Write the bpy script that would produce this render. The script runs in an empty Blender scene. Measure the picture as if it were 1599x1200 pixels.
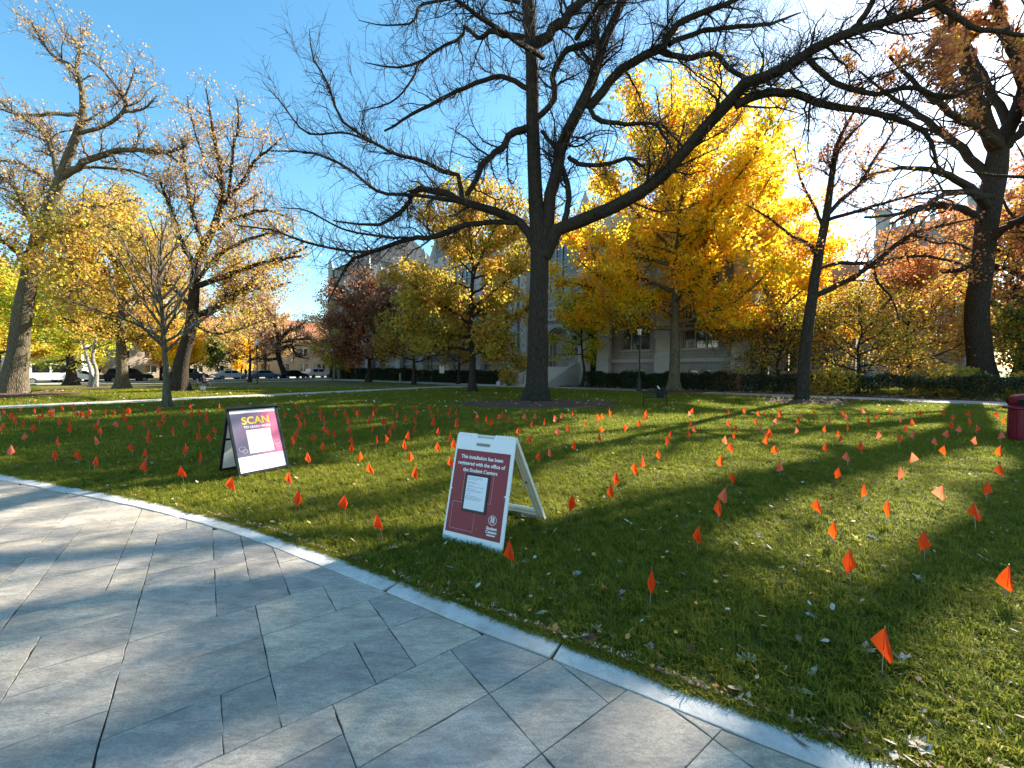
import bpy, bmesh, math, random
import numpy as np
from mathutils import Vector, Matrix
random.seed(7); RNG = np.random.default_rng(11)
C = bpy.context.scene.collection
R = math.radians
# ------------------------------------------------------------------ camera, sky, sun, exposure
EYE = 1.55; FPX = 640.0; PIT = math.atan(23/640)
cam = bpy.data.cameras.new('camera'); camo = bpy.data.objects.new('camera', cam); C.objects.link(camo)
camo.location = (0, 0, EYE); camo.rotation_euler = (math.pi/2-PIT, 0, 0)
cam.sensor_width = 36; cam.lens = FPX/1599*36; cam.clip_end = 2000; cam.clip_start = .05
sc = bpy.context.scene; sc.camera = camo
SUN_AZ = R(50); SUN_EL = R(32)
w = bpy.data.worlds.new("World"); sc.world = w; w.use_nodes = True
wn = w.node_tree; bgn = wn.nodes['Background']; sky = wn.nodes.new('ShaderNodeTexSky'); sky.sky_type = 'NISHITA'
sky.sun_disc = False; sky.sun_elevation = SUN_EL; sky.sun_rotation = SUN_AZ
sky.air_density = 1.0; sky.dust_density = .35; sky.ozone_density = 1.2; sky.altitude = 100
hsv = wn.nodes.new('ShaderNodeHueSaturation'); hsv.inputs['Hue'].default_value = .483; hsv.inputs['Saturation'].default_value = 1.24; wn.links.new(sky.outputs[0], hsv.inputs['Color']); wn.links.new(hsv.outputs[0], bgn.inputs[0]); bgn.inputs[1].default_value = .084
sl = bpy.data.lights.new('sun', 'SUN'); sl.energy = 5.0; sl.angle = R(.53); sl.color = (1, .92, .78)
slo = bpy.data.objects.new('sun', sl); C.objects.link(slo)
sd = Vector((math.sin(SUN_AZ)*math.cos(SUN_EL), math.cos(SUN_AZ)*math.cos(SUN_EL), math.sin(SUN_EL)))
slo.rotation_euler = sd.to_track_quat('Z', 'Y').to_euler(); slo.location = sd*50
sc.view_settings.view_transform = 'Standard'; sc.view_settings.look = 'None'; sc.view_settings.gamma = 1
sc.view_settings.exposure = 1.92; sc.view_settings.use_curve_mapping = False
sc.render.engine = 'CYCLES'; sc.cycles.use_denoising = True
sc.cycles.max_bounces = 8; sc.cycles.diffuse_bounces = 5; sc.cycles.glossy_bounces = 2; sc.cycles.transmission_bounces = 4
sc.cycles.transparent_max_bounces = 6; sc.cycles.caustics_reflective = False; sc.cycles.caustics_refractive = False
sc.cycles.sample_clamp_indirect = 4

# ------------------------------------------------------------------ helpers
CP, SP = math.cos(PIT), math.sin(PIT)
def ray(u, v):
    x = (u-799.5)/FPX; z = -(v-600)/FPX
    return Vector((x, CP+z*SP, -SP+z*CP))
def gr(u, v, z=0.):
    r = ray(u, v); return r*((z-EYE)/r.z)+Vector((0, 0, EYE))
def at(u, v, Y):
    r = ray(u, v); return r*(Y/r.y)+Vector((0, 0, EYE))
def tag(o, label=None, cat=None, group=None, kind=None):
    if label: o['label'] = label
    if cat: o['category'] = cat
    if group: o['group'] = group
    if kind: o['kind'] = kind
    return o
def empty(name, loc, label, cat, group=None, rz=0):
    o = bpy.data.objects.new(name, None); C.objects.link(o); o.location = loc; o.rotation_euler.z = rz
    o.empty_display_size = .1
    return tag(o, label, cat, group)
def link(name, me, parent=None, loc=None):
    o = bpy.data.objects.new(name, me); C.objects.link(o)
    if parent: o.parent = parent
    if loc is not None: o.location = loc
    return o
def mesh_np(name, V, tris=None, quads=None, mats=(), smooth=False, attr=None):
    me = bpy.data.meshes.new(name); V = np.asarray(V, np.float32)
    me.vertices.add(len(V)); me.vertices.foreach_set('co', V.ravel())
    nt = 0 if tris is None else len(tris); nq = 0 if quads is None else len(quads)
    li = []; 
    if nt: li.append(np.asarray(tris, np.int32).ravel())
    if nq: li.append(np.asarray(quads, np.int32).ravel())
    li = np.concatenate(li); me.loops.add(len(li)); me.loops.foreach_set('vertex_index', li)
    me.polygons.add(nt+nq)
    st = np.concatenate([np.arange(nt)*3, nt*3+np.arange(nq)*4]).astype(np.int32)
    me.polygons.foreach_set('loop_start', st)
    if smooth: me.polygons.foreach_set('use_smooth', np.ones(nt+nq, bool))
    for m in mats: me.materials.append(m)
    if attr is not None:
        for k, a in attr.items():
            t = me.attributes.new(k, 'FLOAT', 'POINT'); t.data.foreach_set('value', np.asarray(a, np.float32))
    me.update(calc_edges=True); return me
class MB:
    """collects simple solids as one mesh"""
    def __init__(s): s.v = []; s.f = []; s.mi = []
    def add(s, vs, fs, mi=0):
        b = len(s.v); s.v += [tuple(p) for p in vs]; s.f += [tuple(i+b for i in f) for f in fs]; s.mi += [mi]*len(fs); return s
    def box(s, a, b, mi=0, M=None):
        x0, y0, z0 = a; x1, y1, z1 = b
        vs = [(x0,y0,z0),(x1,y0,z0),(x1,y1,z0),(x0,y1,z0),(x0,y0,z1),(x1,y0,z1),(x1,y1,z1),(x0,y1,z1)]
        if M is not None: vs = [M @ Vector(p) for p in vs]
        return s.add(vs, [(0,3,2,1),(4,5,6,7),(0,1,5,4),(1,2,6,5),(2,3,7,6),(3,0,4,7)], mi)
    def prism(s, poly, h0, h1, axis='z', mi=0, M=None):
        n = len(poly)
        def pt(p, h): 
            q = {'z': (p[0], p[1], h), 'y': (p[0], h, p[1]), 'x': (h, p[0], p[1])}[axis]
            return M @ Vector(q) if M is not None else q
        vs = [pt(p, h0) for p in poly]+[pt(p, h1) for p in poly]
        fs = [tuple(range(n))[::-1], tuple(range(n, 2*n))]+[(i, (i+1) % n, n+(i+1) % n, n+i) for i in range(n)]
        return s.add(vs, fs, mi)
    def lathe(s, prof, n=16, c=(0,0,0), mi=0):
        vs = []; fs = []
        for r, z in prof:
            for k in range(n):
                a = 2*math.pi*k/n; vs.append((c[0]+r*math.cos(a), c[1]+r*math.sin(a), c[2]+z))
        for j in range(len(prof)-1):
            for k in range(n):
                fs.append((j*n+k, j*n+(k+1) % n, (j+1)*n+(k+1) % n, (j+1)*n+k))
        fs.append(tuple(range(n))[::-1]); fs.append(tuple((len(prof)-1)*n+k for k in range(n)))
        return s.add(vs, fs, mi)
    def tube(s, pts, r, n=6, mi=0):
        pts = [Vector(p) for p in pts]; rs = r if isinstance(r, (list, tuple)) else [r]*len(pts)
        vs = []; fs = []
        for i, p in enumerate(pts):
            t = (pts[min(i+1, len(pts)-1)]-pts[max(i-1, 0)]).normalized()
            a = Vector((1,0,0)) if abs(t.x) < .9 else Vector((0,1,0))
            u = t.cross(a).normalized(); v = t.cross(u)
            for k in range(n):
                an = 2*math.pi*k/n; vs.append(p+(u*math.cos(an)+v*math.sin(an))*rs[i])
        for j in range(len(pts)-1):
            for k in range(n): fs.append((j*n+k, j*n+(k+1) % n, (j+1)*n+(k+1) % n, (j+1)*n+k))
        fs.append(tuple(range(n))[::-1]); fs.append(tuple((len(pts)-1)*n+k for k in range(n)))
        return s.add(vs, fs, mi)
    def mesh(s, name, mats, smooth=False, bevel=0):
        me = bpy.data.meshes.new(name); me.from_pydata([tuple(p) for p in s.v], [], s.f)
        for m in (mats if isinstance(mats, (list, tuple)) else [mats]): me.materials.append(m)
        me.polygons.foreach_set('material_index', s.mi)
        bm = bmesh.new(); bm.from_mesh(me)
        if bevel: bmesh.ops.bevel(bm, geom=bm.edges[:], offset=bevel, segments=2, affect='EDGES', profile=.6)
        bmesh.ops.recalc_face_normals(bm, faces=bm.faces); bm.to_mesh(me); bm.free()
        if smooth:
            me.polygons.foreach_set('use_smooth', [True]*len(me.polygons))
        me.update(); return me
    def obj(s, name, mats, parent=None, smooth=False, bevel=0, loc=None):
        return link(name, s.mesh(name, mats, smooth, bevel), parent, loc)

# ------------------------------------------------------------------ materials
class NT:
    def __init__(s, name):
        s.m = bpy.data.materials.new(name); s.m.use_nodes = True; s.t = s.m.node_tree; s.b = s.t.nodes['Principled BSDF']
        s.out = s.t.nodes['Material Output']; s.b.inputs['Specular IOR Level'].default_value = .3
    def n(s, typ, **kw):
        nd = s.t.nodes.new(typ)
        for k, v in kw.items():
            if k.startswith('i_'):
                nd.inputs[k[2:].replace('_', ' ')].default_value = v
            else: setattr(nd, k, v)
        return nd
    def l(s, a, b): s.t.links.new(a, b)
    def coords(s, scale=(1,1,1), gen='Object', rot=(0,0,0)):
        tc = s.n('ShaderNodeTexCoord') ; mp = s.n('ShaderNodeMapping'); mp.inputs['Scale'].default_value = scale; mp.inputs['Rotation'].default_value = rot
        s.l(tc.outputs[gen], mp.inputs[0]); return mp.outputs[0]
    def world(s, scale=(1,1,1), rot=(0,0,0)):
        g = s.n('ShaderNodeNewGeometry'); mp = s.n('ShaderNodeMapping'); mp.inputs['Scale'].default_value = scale; mp.inputs['Rotation'].default_value = rot
        s.l(g.outputs['Position'], mp.inputs[0]); return mp.outputs[0]
    def noise(s, co, scale, det=4, rough=.55, dist=0):
        nd = s.n('ShaderNodeTexNoise'); nd.inputs['Scale'].default_value = scale; nd.inputs['Detail'].default_value = det
        nd.inputs['Roughness'].default_value = rough; nd.inputs['Distortion'].default_value = dist; s.l(co, nd.inputs['Vector']); return nd.outputs[0]
    def ramp(s, fac, stops):
        r = s.n('ShaderNodeValToRGB'); e = r.color_ramp.elements
        while len(e) < len(stops): e.new(.5)
        for i, (p, c) in enumerate(stops):
            e[i].position = p; e[i].color = (*c, 1) if len(c) == 3 else c
        s.l(fac, r.inputs[0]); return r.outputs[0]
    def mix(s, f, a, b, mode='MIX'):
        m = s.n('ShaderNodeMix', data_type='RGBA', blend_type=mode)
        for sock, v in ((m.inputs[0], f), (m.inputs[6], a), (m.inputs[7], b)):
            if hasattr(v, 'node'): s.l(v, sock)
            elif isinstance(v, tuple): sock.default_value = (*v, 1)
            else: sock.default_value = v
        return m.outputs[2]
    def bump(s, h, strength=.5, dist=.02):
        b = s.n('ShaderNodeBump'); b.inputs['Strength'].default_value = strength; b.inputs['Distance'].default_value = dist
        s.l(h, b.inputs['Height']); s.l(b.outputs[0], s.b.inputs['Normal']); return b
    def base(s, c, rough=.8):
        if hasattr(c, 'node'): s.l(c, s.b.inputs['Base Color'])
        else: s.b.inputs['Base Color'].default_value = (*c, 1)
        s.b.inputs['Roughness'].default_value = rough; return s.m
def plain(name, col, rough=.6, metal=0, var=.25, sc_=8):
    t = NT(name); co = t.coords(); f = t.noise(co, sc_, 5)
    c = t.mix(f, tuple(x*(1-var) for x in col), tuple(min(1, x*(1+var)) for x in col)); t.b.inputs['Metallic'].default_value = metal
    return t.base(c, rough)
def leafmat(name, stops, patch=.35, trans=.5, nscale=.45, rough=.55):
    """leaf colour = each leaf's own random value shifted by a slow 3-D noise through the crown"""
    t = NT(name); a = t.n('ShaderNodeAttribute', attribute_name='rnd'); f = t.noise(t.world(), nscale, 2)
    m = t.n('ShaderNodeMath', operation='MULTIPLY_ADD'); t.l(f, m.inputs[0]); m.inputs[1].default_value = patch*4; 
    m2 = t.n('ShaderNodeMath', operation='SUBTRACT'); t.l(a.outputs['Fac'], m2.inputs[0]); m2.inputs[1].default_value = patch*2
    t.l(m2.outputs[0], m.inputs[2])
    c = t.ramp(m.outputs[0], stops); t.base(c, rough)
    tr = t.n('ShaderNodeBsdfTranslucent'); t.l(c, tr.inputs[0]); mx = t.n('ShaderNodeMixShader'); mx.inputs[0].default_value = trans
    t.l(t.b.outputs[0], mx.inputs[1]); t.l(tr.outputs[0], mx.inputs[2]); t.l(mx.outputs[0], t.out.inputs[0]); return t.m
def barkmat(name, dark, light, scale=1.):
    t = NT(name); co = t.world((14*scale, 14*scale, 2.2*scale)); f = t.noise(co, 1, 6, .65, .6)
    v = t.n('ShaderNodeTexVoronoi', feature='DISTANCE_TO_EDGE'); t.l(co, v.inputs['Vector']); v.inputs['Scale'].default_value = 1.1
    h = t.n('ShaderNodeMath', operation='MULTIPLY'); t.l(f, h.inputs[0]); t.l(v.outputs[0], h.inputs[1])
    c = t.ramp(f, [(.3, dark), (.7, light)]); g = t.noise(t.world((1,1,.6)), 1.3, 3)
    c = t.mix(g, c, tuple(x*.75 for x in light)); cr = t.ramp(v.outputs[0], [(.0, (.35,.35,.35)), (.22, (1,1,1))]); c = t.mix(.8, c, cr, 'MULTIPLY')
    t.bump(h.outputs[0], 1, .12); t.b.inputs['Specular IOR Level'].default_value = .15; return t.base(c, .95)

M = {}
M['bark'] = barkmat('bark_grey', (.022,.016,.012), (.085,.066,.05))
M['bark_dark'] = barkmat('bark_dark', (.022,.017,.014), (.085,.066,.05))
M['bark_tan'] = barkmat('bark_tan', (.07,.055,.035), (.24,.20,.13))
M['bark_pale'] = barkmat('bark_pale', (.22,.2,.16), (.55,.52,.45))
M['twig'] = plain('twig_bark', (.040,.032,.03), .9)
M['twig_pale'] = plain('twig_pale', (.38,.34,.28), .9)
M['maple'] = leafmat('maple_leaf', [(.0,(.52,.56,.045)),(.25,(.92,.74,.04)),(.52,(1,.70,.035)),(.8,(.98,.52,.025)),(1,(.92,.34,.02))], .30, .72)
M['gold'] = leafmat('gold_leaf', [(.0,(.32,.36,.04)),(.3,(.66,.50,.05)),(.6,(.74,.48,.07)),(1,(.60,.30,.08))], .3, .55)
M['brown'] = leafmat('brown_leaf', [(.0,(.22,.10,.05)),(.5,(.34,.17,.09)),(1,(.50,.26,.15))], .25, .35)
M['olive'] = leafmat('olive_leaf', [(.0,(.18,.20,.03)),(.35,(.42,.36,.04)),(.65,(.60,.40,.05)),(1,(.46,.22,.05))], .35, .5)
M['oakrust'] = leafmat('rust_leaf', [(.0,(.80,.48,.08)),(.25,(.72,.32,.07)),(.6,(.60,.22,.09)),(1,(.44,.17,.12))], .3, .5)
M['tan'] = leafmat('tan_leaf', [(.0,(.66,.42,.08)),(.4,(.60,.40,.17)),(.7,(.56,.37,.24)),(1,(.44,.26,.20))], .3, .45)
M['yellowgreen'] = leafmat('yellowgreen_leaf', [(.0,(.26,.36,.03)),(.4,(.50,.56,.04)),(.7,(.78,.66,.05)),(1,(.80,.50,.05))], .3, .6)
M['green'] = leafmat('green_leaf', [(.0,(.06,.10,.015)),(.5,(.14,.19,.03)),(1,(.28,.30,.04))], .3, .4)
M['hedge'] = leafmat('hedge_leaf', [(.0,(.012,.022,.010)),(.5,(.025,.042,.015)),(1,(.07,.09,.03))], .2, .25)
M['reddish'] = leafmat('red_leaf', [(.0,(.30,.07,.04)),(.5,(.38,.13,.06)),(1,(.45,.22,.10))], .25, .4)

# ------------------------------------------------------------------ tubes, trees
def tubes(P, Rr, n):
    """P (N,K,3), Rr (N,K) -> verts, quads"""
    N, K, _ = P.shape
    T = np.empty_like(P); T[:, 1:-1] = P[:, 2:]-P[:, :-2]; T[:, 0] = P[:, 1]-P[:, 0]; T[:, -1] = P[:, -1]-P[:, -2]
    T /= np.linalg.norm(T, axis=2, keepdims=True)+1e-9
    ref = np.where(np.abs((P[:, -1]-P[:, 0])[:, 2:3]) > .75*np.linalg.norm(P[:, -1]-P[:, 0], axis=1, keepdims=True), np.array([[1.,.1,0]]), np.array([[0,.05,1.]]))
    U = np.cross(T, ref[:, None, :]); U /= np.linalg.norm(U, axis=2, keepdims=True)+1e-9
    W = np.cross(T, U)
    a = np.arange(n)*2*math.pi/n
    ring = U[:, :, None, :]*np.cos(a)[None, None, :, None]+W[:, :, None, :]*np.sin(a)[None, None, :, None]
    V = P[:, :, None, :]+ring*Rr[:, :, None, None]
    idx = np.arange(N*K*n).reshape(N, K, n)
    q = np.stack([idx[:, :-1, :], np.roll(idx, -1, 2)[:, :-1, :], np.roll(idx, -1, 2)[:, 1:, :], idx[:, 1:, :]], -1).reshape(-1, 4)
    return V.reshape(-1, 3), q
def resample(pts, rad, K):
    pts = np.array([tuple(p) for p in pts], float); rad = np.asarray(rad, float)
    # Catmull-Rom through the points
    n = len(pts); ext = np.vstack([2*pts[0]-pts[1], pts, 2*pts[-1]-pts[-2]]); s = np.linspace(0, n-1, K); i = np.minimum(s.astype(int), n-2); f = (s-i)[:, None]
    p0, p1, p2, p3 = ext[i], ext[i+1], ext[i+2], ext[i+3]
    out = .5*(2*p1+(p2-p0)*f+(2*p0-5*p1+4*p2-p3)*f**2+(3*p1-p0-3*p2+p3)*f**3)
    return out, np.interp(s, np.arange(n), rad)
def unit(a): return a/(np.linalg.norm(a, axis=-1, keepdims=True)+1e-9)
def spawn(rng, P, Rr, n, tmin, L, ang, K=7, wander=.18, up=.03, rfac=.5, rmin=.004, tpow=1., lenfall=.5, rmax=9):
    N, Kp, _ = P.shape
    seg = np.linalg.norm(np.diff(P, axis=1), axis=2).sum(1); pr = seg*np.sqrt(Rr.mean(1)); pr /= pr.sum()
    pi = rng.choice(N, n, p=pr); t = tmin+(1-tmin)*rng.random(n)**tpow
    s = t*(Kp-1); i = np.minimum(s.astype(int), Kp-2); f = (s-i)[:, None]
    st = P[pi, i]*(1-f)+P[pi, i+1]*f; rr = Rr[pi, i]*(1-f[:, 0])+Rr[pi, i+1]*f[:, 0]
    T = unit(P[pi, i+1]-P[pi, i]); rnd = unit(rng.normal(size=(n, 3))); perp = unit(rnd-(rnd*T).sum(1, keepdims=True)*T)
    a = (ang*(.65+.7*rng.random(n)))[:, None]; d = unit(np.cos(a)*T+np.sin(a)*perp+np.array([0, 0, up*3]))
    ln = L*(1-lenfall*t)*(.55+.75*rng.random(n))
    out = np.empty((n, K, 3)); out[:, 0] = st; cur = st.copy(); 
    for k in range(1, K):
        d = unit(d+rng.normal(size=(n, 3))*wander+np.array([0, 0, up])); cur = cur+d*(ln/(K-1))[:, None]; out[:, k] = cur
    r0 = np.clip(rr*rfac*(.7+.5*rng.random(n)), rmin, rmax)
    rad = r0[:, None]*np.linspace(1, .25, K)[None]; rad = np.maximum(rad, rmin*.6)
    return out, rad
def leaves_mesh(name, rng, cen, size, mats, droop=.3, sizevar=.5):
    n = len(cen); s = size*(1-sizevar/2+sizevar*rng.random(n))
    d = unit(rng.normal(size=(n, 3))-np.array([0, 0, droop])); r = unit(rng.normal(size=(n, 3))); side = unit(np.cross(d, r)); nrm = np.cross(d, side)
    S = s[:, None]
    v0 = cen-d*S*.5; v2 = cen+d*S*.5; v1 = cen+side*S*.42+nrm*S*.12; v3 = cen-side*S*.42+nrm*S*.12
    V = np.stack([v0, v1, v2, v3], 1).reshape(-1, 3); b = np.arange(n)[:, None]*4
    tri = np.concatenate([b+[[0,1,2]], b+[[0,2,3]]], 1).reshape(-1, 3)
    rv = np.repeat(rng.random(n), 4)
    return mesh_np(name, V, tris=tri, mats=mats, attr={'rnd': rv})
GAPS = [(1450,672,170,32),(1000,655,220,20),(1250,680,130,16),(1480,820,70,24),(1180,720,120,18),(1330,760,60,14),(1050,980,70,16),(1150,1080,60,20),(60,625,240,12),(700,800,40,14),(1450,1120,90,24),(60,760,90,7),(480,1150,60,24),(820,1170,50,24),(1500,1000,95,55),(1200,895,75,45),(1560,940,60,25),(960,700,110,22),(950,760,90,22),(1000,650,150,14),(1250,672,70,12),(1380,665,60,10),(1500,660,100,26),(1520,735,90,26),(650,673,70,8),(520,713,80,10),(240,692,60,8),(480,655,90,7),(80,652,160,9),(90,630,200,14),
 (1080,740,70,14),(1130,800,60,12),(1340,930,50,14),(60,850,110,24),(190,822,90,10),(200,893,70,12),(60,1005,110,26),(340,975,90,22),(435,1050,60,38),(260,1050,60,14),(640,1015,60,16),(1000,1150,130,55),(860,1010,60,16),(700,925,60,12),(130,1100,120,25),(560,905,50,9),(330,905,80,12),(690,1120,60,22),(300,1160,80,22)]
def in_gap(c, rng):
    """true for leaves and twigs left out so the sun reaches chosen ground patches"""
    k = c[:, 2]/sd.z; gx = c[:, 0]-sd.x*k; gy = np.maximum(c[:, 1]-sd.y*k, .3); yy = gy*CP+EYE*SP; zz = gy*SP-EYE*CP; u = 799.5+FPX*gx/yy; v = 600-FPX*zz/yy
    g = np.zeros(len(c), bool); j = 1+rng.normal(size=len(c))*.18
    for a, b, ra, rb in GAPS: g |= ((u-a)/ra/1.2)**2+((v-b)/rb/1.2)**2 < j
    al = gx*sd.x*1.18+gy*sd.y*1.18; ac = -gx*sd.y*1.18+gy*sd.x*1.18; nz = np.sin(ac*2.1+.8*np.sin(al*.7))+np.sin(ac*3.7+al*.5+1.3)+.8*np.sin(al*.9+ac*.6+2)+.6*np.sin(ac*7.1+al*.8); g |= (nz > .12+rng.normal(size=len(c))*.12) & (np.abs(gx) < 11) & (gy < 15)
    return g & (c[:, 2] > 2.5) & (rng.random(len(c)) < .99)
def trunk_mesh(pts, rad, n=20, K=26, flare=.9, fh=.55, seed=0, lob=5):
    P, r = resample(pts, rad, K); rng = np.random.default_rng(seed)
    z0 = P[0, 2]; V, q = tubes(P[None], r[None], n)
    Vr = V.reshape(K, n, 3); a = np.arange(n)*2*math.pi/n; ph = rng.random()*6
    for k in range(K):
        h = P[k, 2]-z0; f = math.exp(-max(h, 0)/fh)*flare
        lobes = 1+f*(.45+.55*np.cos(lob*a+ph+.4*np.sin(a*2)))+.035*np.sin(3*a+P[k, 2]*1.3+ph)+.02*rng.normal(size=n)
        Vr[k] = P[k]+(Vr[k]-P[k])*lobes[:, None]
    return Vr.reshape(-1, 3), q
def merge(parts):
    V = []; Q = []; b = 0
    for v, q in parts: V.append(v); Q.append(q+b); b += len(v)
    return np.vstack(V), np.vstack(Q)
def tree(name, label, cat, base, trunk, limbs, bark, twigm, lv, leaf=None, seed=0, group=None, flare=.8, fh=.5, n_side=18, gaps=0):
    """trunk: (points, radii); limbs: list of (points, radii) in world space; lv: list of spawn dicts; leaf: dict(mat,n,size,spread,level)"""
    rng = np.random.default_rng(seed); root = empty(name, base, label, cat, group); off = np.array(base)
    def child(nm, V, Q=None, mats=(), tris=None, kind=None):
        o = link(nm, mesh_np(nm, V-off, tris=tris, quads=Q, mats=mats, smooth=True), root)
        if kind: o['kind'] = kind
        return o
    V, Q = trunk_mesh(*trunk, n=n_side, flare=flare, fh=fh, seed=seed); child('trunk', V, Q, [bark])
    K = 18; PP = []; RR = []
    for pts, rad in limbs:
        p, r = resample(pts, rad, K); p[1:-1] += rng.normal(size=(K-2, 3))*np.minimum(r[1:-1, None]*.22, .05); PP.append(p); RR.append(r)
        v, q = tubes(p[None], r[None], 9); child('limb', v, q, [bark])
    p, r = resample(*trunk, K); 
    lead = [(p[K//2:], r[K//2:])]
    p2, r2 = resample(lead[0][0], lead[0][1], K); P = np.array(PP+[p2]); Rr = np.array(RR+[r2])
    levels = [(P, Rr)]; geo = []; sides = [5, 4, 3, 3]
    for i, kw in enumerate(lv):
        kw = dict(kw); src = kw.pop('src', None)
        if src is None: A, B = levels[-1]
        else:
            KK = min(levels[j][0].shape[1] for j in src); A = np.concatenate([levels[j][0][:, np.linspace(0, levels[j][0].shape[1]-1, KK).astype(int)] for j in src]); B = np.concatenate([levels[j][1][:, np.linspace(0, levels[j][0].shape[1]-1, KK).astype(int)] for j in src])
        Pn, Rn = spawn(rng, A, B, **kw)
        if gaps and i >= gaps-1:       # branch cut short to keep a chosen ground patch sunlit
            nb, kb = Pn.shape[:2]; ig = in_gap(Pn.reshape(-1, 3), rng).reshape(nb, kb); first = np.where(ig.any(1), ig.argmax(1), kb-1); m = first > 0; Pn = Pn[m]; Rn = Rn[m]; first = first[m]
            jj = np.minimum(np.arange(kb)[None], first[:, None]); Pn = np.take_along_axis(Pn, jj[..., None], 1)+np.maximum(np.arange(kb)[None]-first[:, None], 0)[..., None]*1e-4
        levels.append((Pn, Rn)); geo.append(tubes(Pn, Rn, sides[min(i, 3)]))
    if geo:
        V, Q = merge(geo[:1]); child('branches', V, Q, [bark])['kind'] = 'stuff'
        if len(geo) > 1: V, Q = merge(geo[1:]); child('twigs', V, Q, [twigm])['kind'] = 'stuff'
    for lf in (leaf if isinstance(leaf, list) else [leaf] if leaf else []):
        Pl, _ = levels[lf.get('level', -1)]; n = lf['n']; sub = rng.permutation(len(Pl))[:max(1, int(len(Pl)*lf.get('frac', .75)))]; i = sub[rng.integers(len(sub), size=n)]; t = rng.random(n)*(Pl.shape[1]-1); k = t.astype(int); k = np.minimum(k, Pl.shape[1]-2); f = (t-k)[:, None]
        c = Pl[i, k]*(1-f)+Pl[i, k+1]*f+rng.normal(size=(n, 3))*lf['spread']*np.array([1, 1, .75])
        if 'zmin' in lf: c = c[c[:, 2] > lf['zmin']+rng.normal(size=len(c))*.3]
        if gaps: c = c[~in_gap(c, rng)]  # crown thinned to put the sunlit patches on the ground
        if 'where' in lf: c = c[lf['where'](c, rng)]
        o = link('foliage', leaves_mesh('foliage', rng, c-off, lf['size'], [lf['mat']]), root); o['kind'] = 'stuff'
    return root
def auto_limbs(rng, base, H, tr, fork, crown, nl, elev=(20, 70), wob=.12, cz=None, lean=(0, 0)):
    """trunk up to H with limbs reaching an ellipsoid crown (rx, rz) centred at height cz"""
    b = np.array(base); rx, rz = crown; cz = H-rz if cz is None else cz
    top = b+np.array([lean[0], lean[1], H*.93]); n = 7; tp = [b+(top-b)*k/(n-1)+np.array([*(rng.normal(size=2)*wob*.5*min(1, k)), 0]) for k in range(n)]
    trad = [tr*(1-.9*(k/(n-1))**.8) for k in range(n)]; trad[0] = tr
    tpA = np.array(tp); limbs = []
    for i in range(nl):
        f = (i+.3*rng.random())/nl; h = fork+(H*.82-fork)*f**1.15; k = h/(H*.93)*(n-1); j = min(int(k), n-2); s = tpA[j]*(1-(k-j))+tpA[j+1]*(k-j)
        az = i*2.399+rng.random()*.7; el = R(elev[0]+(elev[1]-elev[0])*(.25*rng.random()+.75*f)); d = np.array([math.cos(az)*math.cos(el), math.sin(az)*math.cos(el), math.sin(el)])
        # ray to ellipsoid
        c = b+np.array([lean[0], lean[1], cz]); o = (s-c)/np.array([rx, rx, rz]); dd = d/np.array([rx, rx, rz])
        A = dd@dd; Bq = o@dd; Cq = o@o-1; disc = max(Bq*Bq-A*Cq, 0); L = max((-Bq+math.sqrt(disc))/A, 1.)*(.8+.25*rng.random())
        r0 = max(tr*(1-.85*h/H)*.55, .035); pts = [s]; dcur = d.copy(); m = 6
        for q in range(1, m):
            dcur = unit(dcur+rng.normal(size=3)*wob+np.array([0, 0, .06])); pts.append(pts[-1]+dcur*L/(m-1))
        limbs.append((pts, [r0*(1-.8*q/(m-1)) for q in range(m)]))
    return (tp, trad), limbs

# ------------------------------------------------------------------ ground, paths, pavement, kerb
def ground_mat():
    t = NT('lawn_ground'); co = t.world(); a = t.noise(co, .55, 5); b = t.noise(co, 9, 6, .7); c3 = t.noise(t.world((1, 1, 1)), 60, 4, .7)
    c = t.ramp(a, [(.3, (.07,.08,.012)), (.5, (.14,.14,.02)), (.72, (.23,.20,.035))]); c = t.mix(t.ramp(b, [(.35,(0,0,0)),(.75,(1,1,1))]), c, (.16,.17,.035))
    c = t.mix(t.ramp(c3, [(.3,(.0,.0,.0)),(.7,(1,1,1))]), t.mix(.6, c, (.03,.04,.01)), c); t.bump(c3, .8, .04); return t.base(c, .95)
def concrete_mat(name, col, sc_=6):
    t = NT(name); co = t.world(); a = t.noise(co, .8, 5, .6); b = t.noise(co, 35, 5, .7)
    c = t.mix(t.ramp(a, [(.3,(0,0,0)),(.7,(1,1,1))]), tuple(x*.82 for x in col), col); c = t.mix(t.ramp(b, [(.3,(0,0,0)),(.75,(1,1,1))]), t.mix(.25, c, (.1,.1,.09)), c)
    t.bump(b, .25, .004); return t.base(c, .85)
M['lawn'] = ground_mat(); M['concrete'] = concrete_mat('path_concrete', (.52,.50,.45))
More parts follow.
